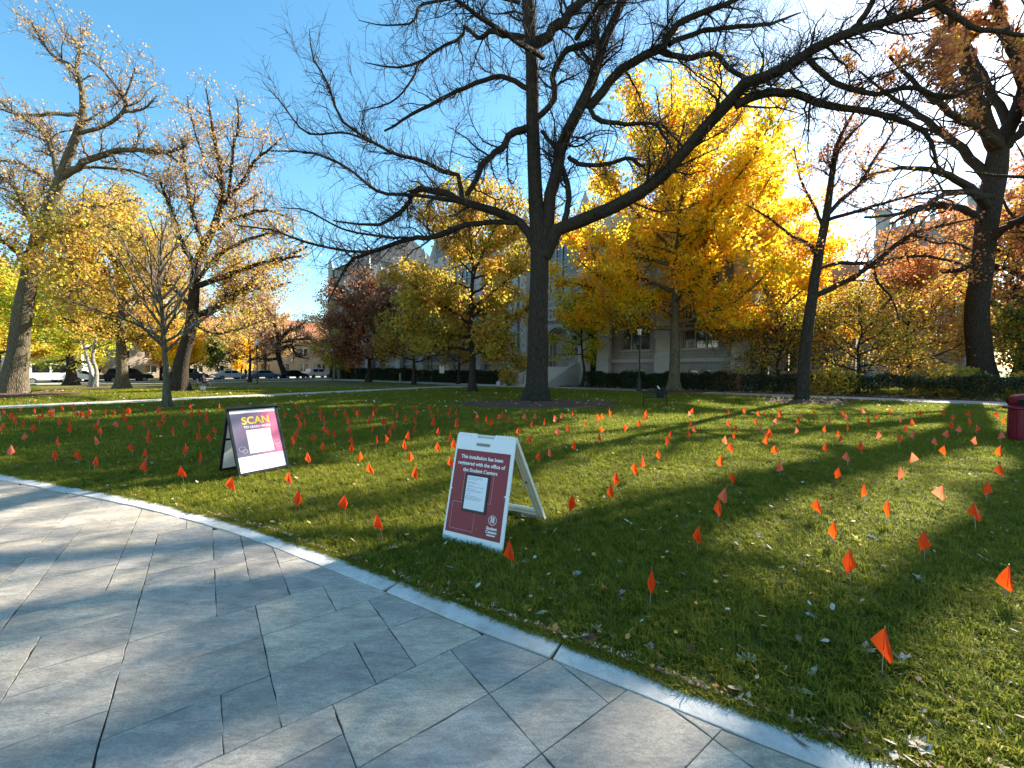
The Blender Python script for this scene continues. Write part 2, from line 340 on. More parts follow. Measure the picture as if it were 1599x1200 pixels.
def slab_mat(i, col):
    t = NT('bluestone_%s' % i); co = t.world(rot=(0, 0, .5)); st = t.world((1, 3.2, 1), rot=(0, 0, -.64)); oi = t.n('ShaderNodeObjectInfo')
    ad = t.n('ShaderNodeVectorMath', operation='ADD'); t.l(st, ad.inputs[0]); sc2 = t.n('ShaderNodeVectorMath', operation='SCALE'); sc2.inputs['Scale'].default_value = 37
    cb = t.n('ShaderNodeCombineXYZ'); t.l(oi.outputs['Random'], cb.inputs[0]); t.l(oi.outputs['Random'], cb.inputs[1]); t.l(cb.outputs[0], sc2.inputs[0]); t.l(sc2.outputs[0], ad.inputs[1])
    a = t.noise(ad.outputs[0], 2.6, 7, .62, .8); b = t.noise(ad.outputs[0], 11, 6, .7, 1.2); g = t.noise(co, 95, 6, .85); rr = t.noise(ad.outputs[0], 1.1, 3)
    c = t.ramp(a, [(.28, tuple(x*.62 for x in col)), (.5, col), (.72, tuple(min(1, x*1.32) for x in col))])
    c = t.mix(t.ramp(rr, [(.55,(0,0,0)),(.75,(.5,.5,.5))]), c, (.34,.27,.22)); c = t.mix(t.ramp(b, [(.40,(0,0,0)),(.56,(1,1,1))]), t.mix(.38, c, (.12,.12,.12)), c)
    c = t.mix(t.ramp(g, [(.36,(.35,.35,.35)),(.56,(1,1,1))]), (.17,.16,.15), c)
    rn = t.n('ShaderNodeMapRange'); t.l(oi.outputs['Random'], rn.inputs[0]); rn.inputs[3].default_value = .86; rn.inputs[4].default_value = 1.1
    c = t.mix(1., c, rn.outputs[0], 'MULTIPLY')
    hs = t.n('ShaderNodeMath', operation='ADD'); t.l(a, hs.inputs[0]); t.l(b, hs.inputs[1]); t.bump(hs.outputs[0], .6, .009); t.b.inputs['Specular IOR Level'].default_value = .45
    return t.base(c, .62)
M['slabs'] = [slab_mat('grey', (.50,.425,.335)), slab_mat('blue', (.44,.385,.32)), slab_mat('buff', (.54,.45,.33))]
def kerb_mat():
    t = NT('kerb_granite'); co = t.world(); b = t.noise(co, 90, 4, .7); a = t.noise(co, 2.5, 4); 
    wv = t.n('ShaderNodeTexWave', wave_type='BANDS', bands_direction='X'); t.l(t.world(rot=(0,0,-.75)), wv.inputs['Vector']); wv.inputs['Scale'].default_value = 28; wv.inputs['Distortion'].default_value = 2; wv.inputs['Detail'].default_value = 2
    c = t.ramp(b, [(.3,(.50,.47,.43)),(.6,(.78,.73,.67))]); c = t.mix(t.ramp(a, [(.4,(.2,.2,.2)),(.62,(1,1,1))]), (.46,.43,.39), c); c = t.mix(t.ramp(t.noise(co, 14, 5, .75), [(.3,(.55,.55,.55)),(.52,(1,1,1))]), (.30,.28,.24), c)
    t.bump(wv.outputs[0], .3, .004); return t.base(c, .8)
M['kerb'] = kerb_mat(); M['joint'] = concrete_mat('joint_sand', (.05,.045,.04))
def soil_mat():
    t = NT('mulch'); co = t.world(); v = t.n('ShaderNodeTexVoronoi'); t.l(t.world((1,1,1)), v.inputs['Vector']); v.inputs['Scale'].default_value = 26; b = t.noise(co, 40, 4, .7)
    c = t.ramp(b, [(.3,(.035,.017,.010)),(.6,(.14,.075,.045)),(.85,(.36,.24,.16))]); c = t.mix(.35, c, t.ramp(v.outputs[0], [(0,(.05,.025,.015)),(1,(.2,.11,.07))])); t.bump(v.outputs[0], 1, .03); return t.base(c, .95)
M['mulch'] = soil_mat()
def sheet(name, poly, z, mat, thick=0, parent=None, kind='structure'):
    mb = MB(); 
    if thick: mb.prism(poly, z-thick, z)
    else: mb.add([(p[0], p[1], z) for p in poly], [tuple(range(len(poly)))])
    o = mb.obj(name, mat, parent)
    if kind and parent is None: o['kind'] = kind
    return o
sheet('ground', [(-500,-60),(500,-60),(500,900),(-500,900)], 0, M['lawn'])
# paths of pale concrete: their two long edges come from the photograph
def strip(name, L, Rr_, z, mat, thick=.03):
    mb = MB(); n = len(L)
    vs = [(p[0], p[1], z) for p in L]+[(p[0], p[1], z) for p in Rr_]+[(p[0], p[1], z-thick) for p in L]+[(p[0], p[1], z-thick) for p in Rr_]; fs = []
    for i in range(n-1): fs += [(i, i+1, n+i+1, n+i), (2*n+i, 2*n+i+1, i+1, i), (n+i, n+i+1, 3*n+i+1, 3*n+i)]
    mb.add(vs, fs); o = mb.obj(name, mat); o['kind'] = 'structure'; return o
d1 = Vector((.612, .791, 0)); n1 = Vector((-.791, .612, 0)); p0 = Vector((-19.68, 15.71, 0))
A = [p0+d1*s for s in (-30, -10, 0, 8, 16, 24, 26.6)]; strip('path', A, [p+n1*2.3 for p in A], .02, M['concrete'])
d2 = Vector((.745, -.667, 0)); q0 = Vector((3.13, 33.05, 0)); n2 = Vector((.667, .745, 0))
B = [q0+d2*s for s in (-75, -50, -20, -6, 0, 10, 24, 50, 80)]; strip('path', B, [p+n2*2.9 for p in B], .024, M['concrete'])
strip('path', [Vector((-60, 40, 0)), Vector((-36, 44, 0)), Vector((-22, 62, 0))], [Vector((-60, 42, 0)), Vector((-37.5, 45.6, 0)), Vector((-23.8, 63, 0))], .02, M['concrete'])
M['asphalt'] = concrete_mat('asphalt', (.06,.06,.062))
s0 = Vector((-51, 38, 0)); sdv = Vector((.5, .866, 0)); sn = Vector((-.866, .5, 0))
Aa = [s0+sdv*s for s in (-60, 0, 40, 80, 160)]; strip('road', [p+sn*.2 for p in Aa], [p+sn*9 for p in Aa], .012, M['asphalt'], .01)
strip('pavement', [p-sn*2.4 for p in Aa], [p+sn*.1 for p in Aa], .12, M['concrete'], .12)
strip('pavement', [p+sn*9.1 for p in Aa], [p+sn*12 for p in Aa], .12, M['concrete'], .12)

outer = [(-26,11.1),(-17,9.0),(-12,7.55),(-8.71,6.44),(-7.52,5.96),(-5.9,5.34),(-4.28,4.72),(-3.2,4.24),(-2.44,3.87),(-1.86,3.54),(-.95,3.0),(-.2,2.53),(.27,2.26),(.65,2.03),(.91,1.87),(1.31,1.63),(2.1,1.2),(3.2,.68),(5,-.1)]
OC, _ = resample([(x, y, 0) for x, y in outer], [0]*len(outer), 400)
tgc = np.gradient(OC[:, :2], axis=0); tgc /= np.linalg.norm(tgc, axis=1, keepdims=True); IC = OC.copy(); IC[:, 0] += tgc[:, 1]*.146; IC[:, 1] -= tgc[:, 0]*.146
pav = [tuple(p[:2]) for p in IC[::8]]+[(5,-8),(-26,-8)]
pave = sheet('paving_bed', pav[::-1], .004, M['joint'])
# kerb of pale stone pieces
kerb = bpy.data.objects.new('kerb', None); C.objects.link(kerb); kerb['kind'] = 'structure'
cl = np.concatenate([[0], np.cumsum(np.linalg.norm(np.diff(OC[:, :2], axis=0), axis=1))]); s = 0; rk = random.Random(4)
while s < cl[-1]-.3:
    ln = rk.uniform(.42, .6) if s < 24 else rk.uniform(1.1, 1.5)
    e = min(s+ln, cl[-1]); K = 5; ss = np.linspace(s+.005, e-.005, K); ov = [[np.interp(x, cl, OC[:, j]) for j in (0, 1)] for x in ss]; iv = []
    for p in ov: 
        i = np.argmin(((IC[:, :2]-p)**2).sum(1)); iv.append(IC[i, :2]+np.array([rk.gauss(0, .002), rk.gauss(0, .002)]))
    z = .020+rk.uniform(-.003, .003); mb = MB(); poly = [tuple(p) for p in ov]+[tuple(p) for p in iv[::-1]]; mb.prism(poly, -.08, z)
    mb.obj('kerb_stone', M['kerb'], kerb, bevel=.003); s = e
# slabs: random ashlar on a 0.2 m grid turned 36.9 degrees, the nearest ones as in the photograph
TH = R(36.9); cu, su = math.cos(TH), math.sin(TH); GU, GV, U0, V0 = .204, .19, .03, 1.20
def xy(i, j): u = U0+GU*i; v = V0+GV*j; return (u*cu-v*su, u*su+v*cu)
paving = bpy.data.objects.new('paving', None); C.objects.link(paving); paving['kind'] = 'structure'
occ = set(); slabs = []
def put(i0, i1, j0, j1):
    cells = [(i, j) for i in range(i0, i1) for j in range(j0, j1)]
    if any(c in occ for c in cells): return False
    occ.update(cells); slabs.append((i0, i1, j0, j1)); return True
for q in [(2,5,2,4),(-1,2,3,4),(-1,2,1,3),(2,5,0,2),(0,1,4,6),(1,3,4,6),(3,4,4,6),(1,4,6,8),(-2,0,4,6),(-2,1,6,8),(4,6,4,6),(4,6,6,8),(5,7,0,2),(5,7,2,4),(-4,-2,9,10),(-4,-2,10,12),(-4,-2,7,9),
          (-4,-2,4,7),(-2,1,8,10),(-6,-4,10,12),(-6,-4,7,10),(-2,0,10,14),(0,2,10,12),(0,1,12,14),(1,3,8,10),(-5,-2,12,14),(-5,-3,14,15),(-2,1,14,15),(5,8,-2,0),(2,5,-1,0),(7,9,0,2)]: put(*q)
rs = random.Random(5); sizes = [(3,2),(3,2),(2,2),(2,2),(4,2),(2,3),(2,1),(3,1),(1,2),(2,4),(3,3)]
for j in range(-14, 46):
    for i in range(-44, 30):
        if (i, j) in occ: continue
        x, y = xy(i, j)
        if y < -1.2 or y > 10 or x < -22 or x > 4: continue
        k = np.argmin(((IC[:, 0]-x)**2+(IC[:, 1]-y)**2)); 
        if y > IC[k, 1]+.5: continue
        rs.shuffle(sizes)
        for a, b in sizes+[(1, 1)]:
            if put(i, i+a, j, j+b): break
def clip(poly, p, nrm):
    out = []
    for i in range(len(poly)):
        a = np.array(poly[i]); b = np.array(poly[(i+1) % len(poly)]); da = (a-p)@nrm; db = (b-p)@nrm
        if da <= 0: out.append(tuple(a))
        if da*db < 0: out.append(tuple(a+(b-a)*da/(da-db)))
    return out
for i0, i1, j0, j1 in slabs:
    g = .0022; e = [(i0+g/GU, j0+g/GV), (i1-g/GU, j0+g/GV), (i1-g/GU, j1-g/GV), (i0+g/GU, j1-g/GV)]; poly = []
    cx, cy = xy((i0+i1)/2, (j0+j1)/2); near = math.hypot(cx, cy) < 6
    for k in range(4):
        a = e[k]; b = e[(k+1) % 4]; m = (5 if near else 2)
        for t in range(m):
            f = t/m; jit = 0 if t == 0 else rs.gauss(0, .0022); px_, py_ = xy(a[0]+(b[0]-a[0])*f, a[1]+(b[1]-a[1])*f); poly.append((px_+jit, py_+rs.gauss(0, .0015 if t else 0)))
    for q in (0,):
        k = int(np.argmin(((IC[:, 0]-cx)**2+(IC[:, 1]-cy)**2))); span = max(i1-i0, j1-j0)*.13
        for kk in sorted({max(k-3, 0), k, min(k+3, 398)}):
            tg = IC[min(kk+1, 399), :2]-IC[kk, :2]; nrm = np.array([-tg[1], tg[0]]); nrm /= np.linalg.norm(nrm)+1e-9
            poly = clip(poly, IC[kk, :2]-nrm*.004, nrm) if poly else poly
    if len(poly) < 3: continue
    ar = abs(sum(poly[a][0]*poly[(a+1) % len(poly)][1]-poly[(a+1) % len(poly)][0]*poly[a][1] for a in range(len(poly))))/2
    if ar < .004: continue
    mb = MB(); mb.prism(poly, -.03, .012+rs.uniform(-.0016, .0016)); me = mb.mesh('paving_slab', rs.choice(M['slabs']+[M['slabs'][0]]))
    bm = bmesh.new(); bm.from_mesh(me); top = [ed for ed in bm.edges if all(v.co.z > 0 for v in ed.verts)]
    if near: bmesh.ops.bevel(bm, geom=top, offset=.0025, segments=1, affect='EDGES')
    bm.to_mesh(me); bm.free(); link('paving_slab', me, paving)
def blob(name, cx, cy, rx, ry, mat, h=.12, seed=0, kind='structure'):
    r_ = random.Random(seed); n = 30; ph = [r_.uniform(0, 6) for _ in range(3)]; V = [(0, 0, h)]; F_ = []; rings = [(.35, .95), (.7, .6), (.9, .2), (1.0, -.05)]
    for rr, hz in rings:
        for k in range(n):
            a = 2*math.pi*k/n; w_ = 1+.07*math.sin(2*a+ph[0])+.05*math.sin(5*a+ph[1]); V.append((math.cos(a)*rx*rr*w_, math.sin(a)*ry*rr*w_, h*hz+(r_.uniform(-.01, .01) if hz > 0 else 0)))
    for k in range(n): F_.append((0, 1+k, 1+(k+1) % n))
    for j in range(3):
        for k in range(n): F_.append((1+j*n+k, 1+(j+1)*n+k, 1+(j+1)*n+(k+1) % n, 1+j*n+(k+1) % n))
    mb = MB(); mb.add(V, F_); o = mb.obj(name, mat, loc=(cx, cy, 0), smooth=True); o['kind'] = kind; return o
blob('mulch_bed', 1.1, 18.0, 3.8, 2.3, M['mulch'], .16, 1); blob('mulch_bed', 11.1, 28.0, 2.6, 1.6, M['mulch'], .15, 2); blob('mulch_bed', 13.8, 19.1, 2.0, 1.5, M['mulch'], .14, 3)
blob('mulch_bed', -14.1, 16.9, .9, .7, M['mulch'], .05, 4); blob('mulch_bed', -30, 24.6, 4.2, 3, M['mulch'], .12, 5); blob('mulch_bed', -33, 33.5, 6, 2.4, M['mulch'], .1, 6)
mbed = [q0+d2*s_ for s_ in (-8, 0, 10, 24, 60)]; strip('hedge_soil', [p+n2*2.95 for p in mbed], [p+n2*5.4 for p in mbed], .05, M['mulch'], .05)

# ------------------------------------------------------------------ grass (one object, instanced tufts)
def grass_mat():
    t = NT('grass_blade'); a = t.n('ShaderNodeAttribute', attribute_name='rnd'); oi = t.n('ShaderNodeObjectInfo'); f = t.noise(t.world(), .6, 4)
    m = t.n('ShaderNodeMath', operation='ADD'); t.l(a.outputs['Fac'], m.inputs[0]); t.l(oi.outputs['Random'], m.inputs[1]); m3 = t.n('ShaderNodeMath', operation='MULTIPLY_ADD'); t.l(f, m3.inputs[0]); m3.inputs[1].default_value = 1.2; t.l(m.outputs[0], m3.inputs[2])
    m4 = t.n('ShaderNodeMath', operation='MULTIPLY'); t.l(m3.outputs[0], m4.inputs[0]); m4.inputs[1].default_value = .32
    c = t.ramp(m4.outputs[0], [(.12,(.055,.078,.008)),(.38,(.125,.145,.014)),(.62,(.235,.225,.024)),(.82,(.37,.30,.05)),(.95,(.50,.40,.15))]); t.base(c, .6); t.b.inputs['Specular IOR Level'].default_value = .12
    tr = t.n('ShaderNodeBsdfTranslucent'); t.l(t.mix(.5, c, (.34,.40,.03)), tr.inputs[0]); mx = t.n('ShaderNodeMixShader'); mx.inputs[0].default_value = .4; t.l(t.b.outputs[0], mx.inputs[1]); t.l(tr.outputs[0], mx.inputs[2]); t.l(mx.outputs[0], t.out.inputs[0]); return t.m
M['grass'] = grass_mat()
def tuft(seed, n, rad, h, wd):
    r = np.random.default_rng(seed); V = []; T = []; rv = []
    for i in range(n):
        p = np.array([*(r.normal(size=2)*rad*.5), 0]); a = r.random()*6.28; ln = h*(.5+.8*r.random()); lean = .25+.9*r.random(); dx = np.array([math.cos(a), math.sin(a), 0]); sx = np.array([-dx[1], dx[0], 0])*wd*(.6+.6*r.random())/2
        m = p+dx*ln*.3*lean+np.array([0, 0, ln*.55]); e = p+dx*ln*.85*lean+np.array([0, 0, ln*(1-.45*lean)]); b = len(V)
        V += [p-sx, p+sx, m+sx*.85, m-sx*.85, e]; T += [(b, b+1, b+2), (b, b+2, b+3), (b+3, b+2, b+4)]; rv += [r.random()]*5
    me = mesh_np('grass_tuft', np.array(V), tris=T, mats=[M['grass']], attr={'rnd': rv}); return bpy.data.objects.new('grass_tuft', me)
tufts = [tuft(1, 26, .06, .068, .0056), tuft(2, 26, .07, .052, .006), tuft(3, 20, .12, .062, .011)]
outx = OC[:, 0]; outy = OC[:, 1]
def lawn_ok(P):
    y0 = np.interp(P[:, 0], outx, outy); m = P[:, 1] > y0+.015
    q = P-np.array([p0.x, p0.y]); dd = q@np.array([n1.x, n1.y]); aa = q@np.array([d1.x, d1.y]); m &= ~((dd > -.02) & (dd < 2.32) & (aa < 26))
    q = P-np.array([q0.x, q0.y]); dd = q@np.array([n2.x, n2.y]); m &= ~((dd > -.02) & (dd < 5.4))
    for cx, cy, rx, ry in ((1.1,18.0,3.8,2.3),(11.1,28,2.6,1.6),(13.8,19.1,2,1.5),(-14.1,16.9,.9,.7),(-30,24.6,4.2,3),(-33,33.5,6,2.4)): m &= ((P[:, 0]-cx)/rx)**2+((P[:, 1]-cy)/ry)**2 > .93
    return m
pts = []; kinds = []; scl = []
for y0_, y1_, den, kd, s_ in ((.9, 4, 420, 0, 1), (4, 7, 240, 0, 1.1), (7, 12, 95, 2, 1.15), (12, 22, 40, 2, 1.45), (22, 34, 14, 2, 1.9)):
    n = int(den*1.38*(y1_**2-y0_**2)); y = np.sqrt(y0_**2+(y1_**2-y0_**2)*RNG.random(n)); x = (RNG.random(n)*2-1)*1.38*y; P = np.stack([x, y], 1); m = lawn_ok(P); P = P[m]
    pts.append(P); kk = np.full(len(P), kd); 
    if kd == 0: kk = RNG.integers(0, 2, len(P))
    kinds.append(kk); scl.append(s_*(.7+.6*RNG.random(len(P))))
# ragged fringe leaning over the kerb
i = RNG.integers(60, 399, 2600); P = OC[i, :2]+(OC[i+0, :2]*0)+RNG.normal(size=(2600, 2))*.012+np.array([.006, .012]); P = P[P[:, 1] < 9]; pts.append(P); kinds.append(np.zeros(len(P), int)); scl.append(.45+.4*RNG.random(len(P)))
pts = np.concatenate(pts); kinds = np.concatenate(kinds).astype(np.int32); scl = np.concatenate(scl); print('tufts', len(pts))
gm = bpy.data.meshes.new('grass'); gm.vertices.add(len(pts)); gm.vertices.foreach_set('co', np.column_stack([pts, np.full(len(pts), -.002)]).astype(np.float32).ravel())
for nm, ty, a in (('kind_id', 'INT', kinds), ('size', 'FLOAT', scl.astype(np.float32)), ('turn', 'FLOAT', (RNG.random(len(pts))*6.283).astype(np.float32))):
    t_ = gm.attributes.new(nm, ty, 'POINT'); t_.data.foreach_set('value', a)
go = link('grass', gm); tag(go, kind='stuff', label='short autumn lawn grass with yellowing tips', cat='grass')
ng = bpy.data.node_groups.new('grass_scatter', 'GeometryNodeTree'); ng.interface.new_socket('Geometry', in_out='INPUT', socket_type='NodeSocketGeometry'); ng.interface.new_socket('Geometry', in_out='OUTPUT', socket_type='NodeSocketGeometry')
gi = ng.nodes.new('NodeGroupInput'); gout = ng.nodes.new('NodeGroupOutput'); jn = ng.nodes.new('GeometryNodeJoinGeometry')
def attr_node(nm, ty):
    a = ng.nodes.new('GeometryNodeInputNamedAttribute'); a.data_type = ty; a.inputs['Name'].default_value = nm; return a.outputs['Attribute']
ka = attr_node('kind_id', 'INT'); sa = attr_node('size', 'FLOAT'); ta = attr_node('turn', 'FLOAT'); cx = ng.nodes.new('ShaderNodeCombineXYZ'); ng.links.new(ta, cx.inputs[2])
er = ng.nodes.new('FunctionNodeEulerToRotation'); ng.links.new(cx.outputs[0], er.inputs[0])
for k, to in enumerate(tufts):
    oi = ng.nodes.new('GeometryNodeObjectInfo'); oi.inputs['Object'].default_value = to; oi.inputs['As Instance'].default_value = True
    cmp_ = ng.nodes.new('FunctionNodeCompare'); cmp_.data_type = 'INT'; cmp_.operation = 'EQUAL'
    ins = [s_ for s_ in cmp_.inputs if s_.enabled]; ng.links.new(ka, ins[0]); ins[1].default_value = k
    ip = ng.nodes.new('GeometryNodeInstanceOnPoints'); ng.links.new(gi.outputs[0], ip.inputs['Points']); ng.links.new(cmp_.outputs[0], ip.inputs['Selection']); ng.links.new(oi.outputs['Geometry'], ip.inputs['Instance'])
    ng.links.new(er.outputs[0], ip.inputs['Rotation']); ng.links.new(sa, ip.inputs['Scale']); ng.links.new(ip.outputs[0], jn.inputs[0])
ng.links.new(jn.outputs[0], gout.inputs[0]); md = go.modifiers.new('scatter', 'NODES'); md.node_group = ng

# ------------------------------------------------------------------ buildings
def stone_mat(name, a_, b_, sc_=1.):
    t = NT(name); co = t.coords(gen='Object'); sw = t.n('ShaderNodeSeparateXYZ'); t.l(co, sw.inputs[0]); cb = t.n('ShaderNodeCombineXYZ'); ad = t.n('ShaderNodeMath', operation='ADD'); t.l(sw.outputs[0], ad.inputs[0]); t.l(sw.outputs[1], ad.inputs[1]); t.l(ad.outputs[0], cb.inputs[0]); t.l(sw.outputs[2], cb.inputs[1])
    br = t.n('ShaderNodeTexBrick'); t.l(cb.outputs[0], br.inputs[0]); br.inputs['Scale'].default_value = 1.3*sc_; br.inputs['Mortar Size'].default_value = .012; br.inputs['Color1'].default_value = (*a_, 1); br.inputs['Color2'].default_value = (*b_, 1); br.inputs['Mortar'].default_value = (*[x*.6 for x in a_], 1); br.inputs['Brick Width'].default_value = .8; br.inputs['Row Height'].default_value = .36
    f = t.noise(co, .5, 6, .7); g = t.noise(co, 6, 4); st = t.noise(t.coords((1.2, 1.2, .15)), 1, 4, .7)
    c = t.mix(t.ramp(f, [(.35,(0,0,0)),(.7,(.7,.7,.7))]), br.outputs[0], tuple(x*.62 for x in a_)); c = t.mix(t.ramp(st, [(.5,(0,0,0)),(.75,(.6,.6,.6))]), c, tuple(x*.45 for x in b_)); t.bump(g, .3, .02); return t.base(c, .9)
M['lime'] = stone_mat('limestone', (.28,.28,.275), (.35,.35,.34)); M['limetrim'] = plain('limestone_trim', (.38,.38,.375), .85, sc_=2); M['brickwarm'] = stone_mat('buff_brick', (.42,.33,.24), (.50,.40,.30), 1.6)
def roof_mat(name, a_, b_):
    t = NT(name); co = t.coords(); br = t.n('ShaderNodeTexBrick'); sw = t.n('ShaderNodeSeparateXYZ'); t.l(co, sw.inputs[0]); cb = t.n('ShaderNodeCombineXYZ'); t.l(sw.outputs[0], cb.inputs[0]); t.l(sw.outputs[2], cb.inputs[1]); t.l(cb.outputs[0], br.inputs[0])
    br.inputs['Scale'].default_value = 3; br.inputs['Color1'].default_value = (*a_, 1); br.inputs['Color2'].default_value = (*b_, 1); br.inputs['Mortar'].default_value = (*[x*.5 for x in a_], 1); f = t.noise(co, 1.5, 5)
    c = t.mix(f, br.outputs[0], tuple(x*.7 for x in b_)); t.bump(br.outputs[1], .5, .03); return t.base(c, .8)
M['slate'] = roof_mat('slate_roof', (.12,.13,.14), (.16,.165,.17)); M['tile'] = roof_mat('tile_roof', (.55,.18,.08), (.62,.24,.11))
def glass_mat():
    t = NT('window_glass'); f = t.noise(t.world((.5,.5,.5)), 1.5, 3); c = t.ramp(f, [(.3,(.015,.02,.028)),(.7,(.06,.075,.09))]); t.b.inputs['Specular IOR Level'].default_value = .9; t.bump(t.noise(t.world(), 2.5, 2), .12, .05); return t.base(c, .06)
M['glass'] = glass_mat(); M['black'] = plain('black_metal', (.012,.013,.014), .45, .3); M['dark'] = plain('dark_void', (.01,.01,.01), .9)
M['white'] = plain('white_paint', (.78,.78,.76), .5, var=.05); M['doorred'] = plain('door_wood', (.22,.05,.035), .6); M['iron'] = plain('iron_dark', (.03,.035,.035), .5, .4)

def wall_holes(mb, T0, T1, Z0, Z1, holes, dep=.4, y=0, mi=0):
    xs = sorted({T0, T1, *[h[0] for h in holes], *[h[1] for h in holes]}); zs = sorted({Z0, Z1, *[h[2] for h in holes], *[h[3] for h in holes]})
    for a, b in zip(xs[:-1], xs[1:]):
        for c, d in zip(zs[:-1], zs[1:]):
            mx, mz = (a+b)/2, (c+d)/2
            if any(h[0] < mx < h[1] and h[2] < mz < h[3] for h in holes): continue
            mb.add([(a,y,c),(b,y,c),(b,y,d),(a,y,d)], [(0,1,2,3)], mi)
    for a, b, c, d in holes:
        mb.add([(a,y,c),(b,y,c),(b,y,d),(a,y,d),(a,y+dep,c),(b,y+dep,c),(b,y+dep,d),(a,y+dep,d)], [(0,4,5,1),(1,5,6,2),(2,6,7,3),(3,7,4,0)], mi)
def arch_pts(a, b, zs, zt, n=7):
    m = (a+b)/2; w_ = (b-a)/2; out = []
    for k in range(n+1):
        f = k/n; x = a+w_*f; out.append((x, zs+(zt-zs)*math.sin(math.acos(1-f)) if f < 1 else zt))
    return out+[(2*m-x, z) for x, z in out[-2::-1]]
def window(parent, a, b, c, d, lights=3, y=.32, transom=.62, arch=False, stone=None):
    """a stone framed window: mullions and head tracery with one leaded pane per light"""
    stone = stone or M['limetrim']; f = MB(); w_ = .09
    f.box((a, y-.1, c-.001), (a+w_, y+.02, d)); f.box((b-w_, y-.1, c-.001), (b, y+.02, d)); f.box((a+w_, y-.1, d-w_), (b-w_, y+.02, d)); f.box((a-.08, -.1, c-.16), (b+.08, y-.1, c-.002))
    cw = (b-a-2*w_)/lights
    for k in range(1, lights): f.box((a+w_+cw*k-.045, y-.12, c), (a+w_+cw*k+.045, y+.0, d-w_))
    if transom: f.box((a+w_, y-.11, c+(d-c)*transom-.05), (b-w_, y-.003, c+(d-c)*transom+.05))
    if arch:
        for k in range(lights):
            x0 = a+w_+cw*k+.045; x1 = a+w_+cw*(k+1)-.045; pts = arch_pts(x0, x1, d-w_-cw*.9, d-w_-.02, 4); h = len(pts)//2
            f.prism([(x0, d-w_)]+pts[:h+1]+[((x0+x1)/2, d-w_)], y-.09, y-.01, 'y'); f.prism([((x0+x1)/2, d-w_)]+pts[h:]+[(x1, d-w_)], y-.09, y-.01, 'y')
    o = f.obj('window', stone, parent)
    for k in range(lights):
        g = MB(); x0 = a+w_+cw*k; g.box((x0+.03, y+.02, c), (x0+cw-.03, y+.05, d-w_)); 
        for z in np.arange(c+.35, d-w_-.1, .42): g.box((x0+.045, y+.005, z), (x0+cw-.045, y+.02, z+.02), 1)
        g.obj('pane', [M['glass'], M['black']], o)
    return o
# --- the long Gothic hall behind the trees
hall = empty('gothic_hall', (8.35, 39.0, 0), 'long grey limestone Gothic hall with stone steps, mullioned windows and battlements behind the trees', 'university hall', rz=R(-41))
HT = 15.6; wl = MB(); holes = []; wins = []
bays = [(-15.6+k*5.5) for k in range(0, 1)]; cents = [3.5, 9.0]+[-13.0-5.5*k for k in range(0, 5)]
for cx_ in cents:
    for (c, d, li, ar) in ((3.3, 6.5, 3, False), (7.6, 10.2, 3, True), (11.2, 14.0, 3, True)):
        holes.append((cx_-1.35, cx_+1.35, c, d)); wins.append((cx_-1.35, cx_+1.35, c, d, li, ar))
    for s_ in (-.9, .1): holes.append((cx_+s_, cx_+s_+.75, .75, 1.55)); wins.append((cx_+s_, cx_+s_+.75, .75, 1.55, 1, False))
wall_holes(wl, -37.5, 12.6, 0, HT, holes)
wl.add([(12.6,0,0),(12.6,14,0),(12.6,14,HT),(12.6,0,HT),(-37.5,0,0),(-37.5,14,0),(-37.5,14,HT),(-37.5,0,HT)], [(0,1,2,3),(7,6,5,4)])
wl.add([(-37.5,.5,0),(12.6,.5,0),(12.6,.5,HT),(-37.5,.5,HT)], [(3,2,1,0)])
wl.obj('wall', M['lime'], hall)
for q in wins: window(hall, *q[:4], lights=q[4], arch=q[5], transom=.62 if q[4] > 1 else 0, stone=M['limetrim'])
tr = MB()
for z, h, o_ in ((2.15, .3, .22), (6.9, .22, .14), (10.6, .2, .12), (HT-1.1, .35, .25)): 
    tr.box((-37.5, -o_, z), (-8.3, 0.002, z+h)); tr.box((-1.1, -o_, z), (12.75, .002, z+h))
tr.obj('string_course', M['limetrim'], hall)
for x in [.75, 6.25, 12.1]+[-10.3-5.5*k for k in range(0, 6)]:
    b = MB(); w2 = .62; b.box((x-w2, -.95, 0), (x+w2, -.26, 2.6)); b.box((x-w2+.02, -.75, 2.6), (x+w2-.02, -.24, 9.5)); b.box((x-w2+.08, -.5, 9.5), (x+w2-.08, -.24, HT+.8))
    b.prism([(-.95, 2.6), (-.26, 2.6), (-.75, 2.95)], x-w2, x+w2, 'x'); b.prism([(-.76, 9.5), (-.24, 9.5), (-.5, 10.1)], x-w2+.02, x+w2-.02, 'x')
    b.lathe([(.42, 0), (.42, .5), (.5, .55), (.5, .65), (.02, 1.7)], 4, (x, -.25, HT+.8)); b.obj('buttress', M['limetrim'], hall)
par = MB(); x = -37.5
while x < 12.3: par.box((x, -.12, HT-.75), (x+.9, .3, HT+.55)); par.box((x+.9, -.12, HT-.75), (x+1.7, .3, HT-.05)); x += 1.7
par.obj('battlement', M['limetrim'], hall)
rf = MB(); rf.add([(-37.5,.8,HT-.3),(12.2,.8,HT-.3),(10.2,7,HT+2.0),(-37.5,7,HT+3.2),(12.2,13.2,HT-.3),(-37.5,13.2,HT-.3)], [(0,1,2,3),(3,2,4,5),(1,4,2),(0,3,5)]); rf_o = rf.obj('roof', M['slate'], hall)
for x in (-30, -19):
    c_ = MB(); c_.box((x, 5.2, HT+2), (x+1.6, 7.4, HT+8)); c_.box((x-.1, 5.1, HT+8), (x+1.7, 7.5, HT+8.3)); c_.obj('chimney', M['lime'], rf_o)
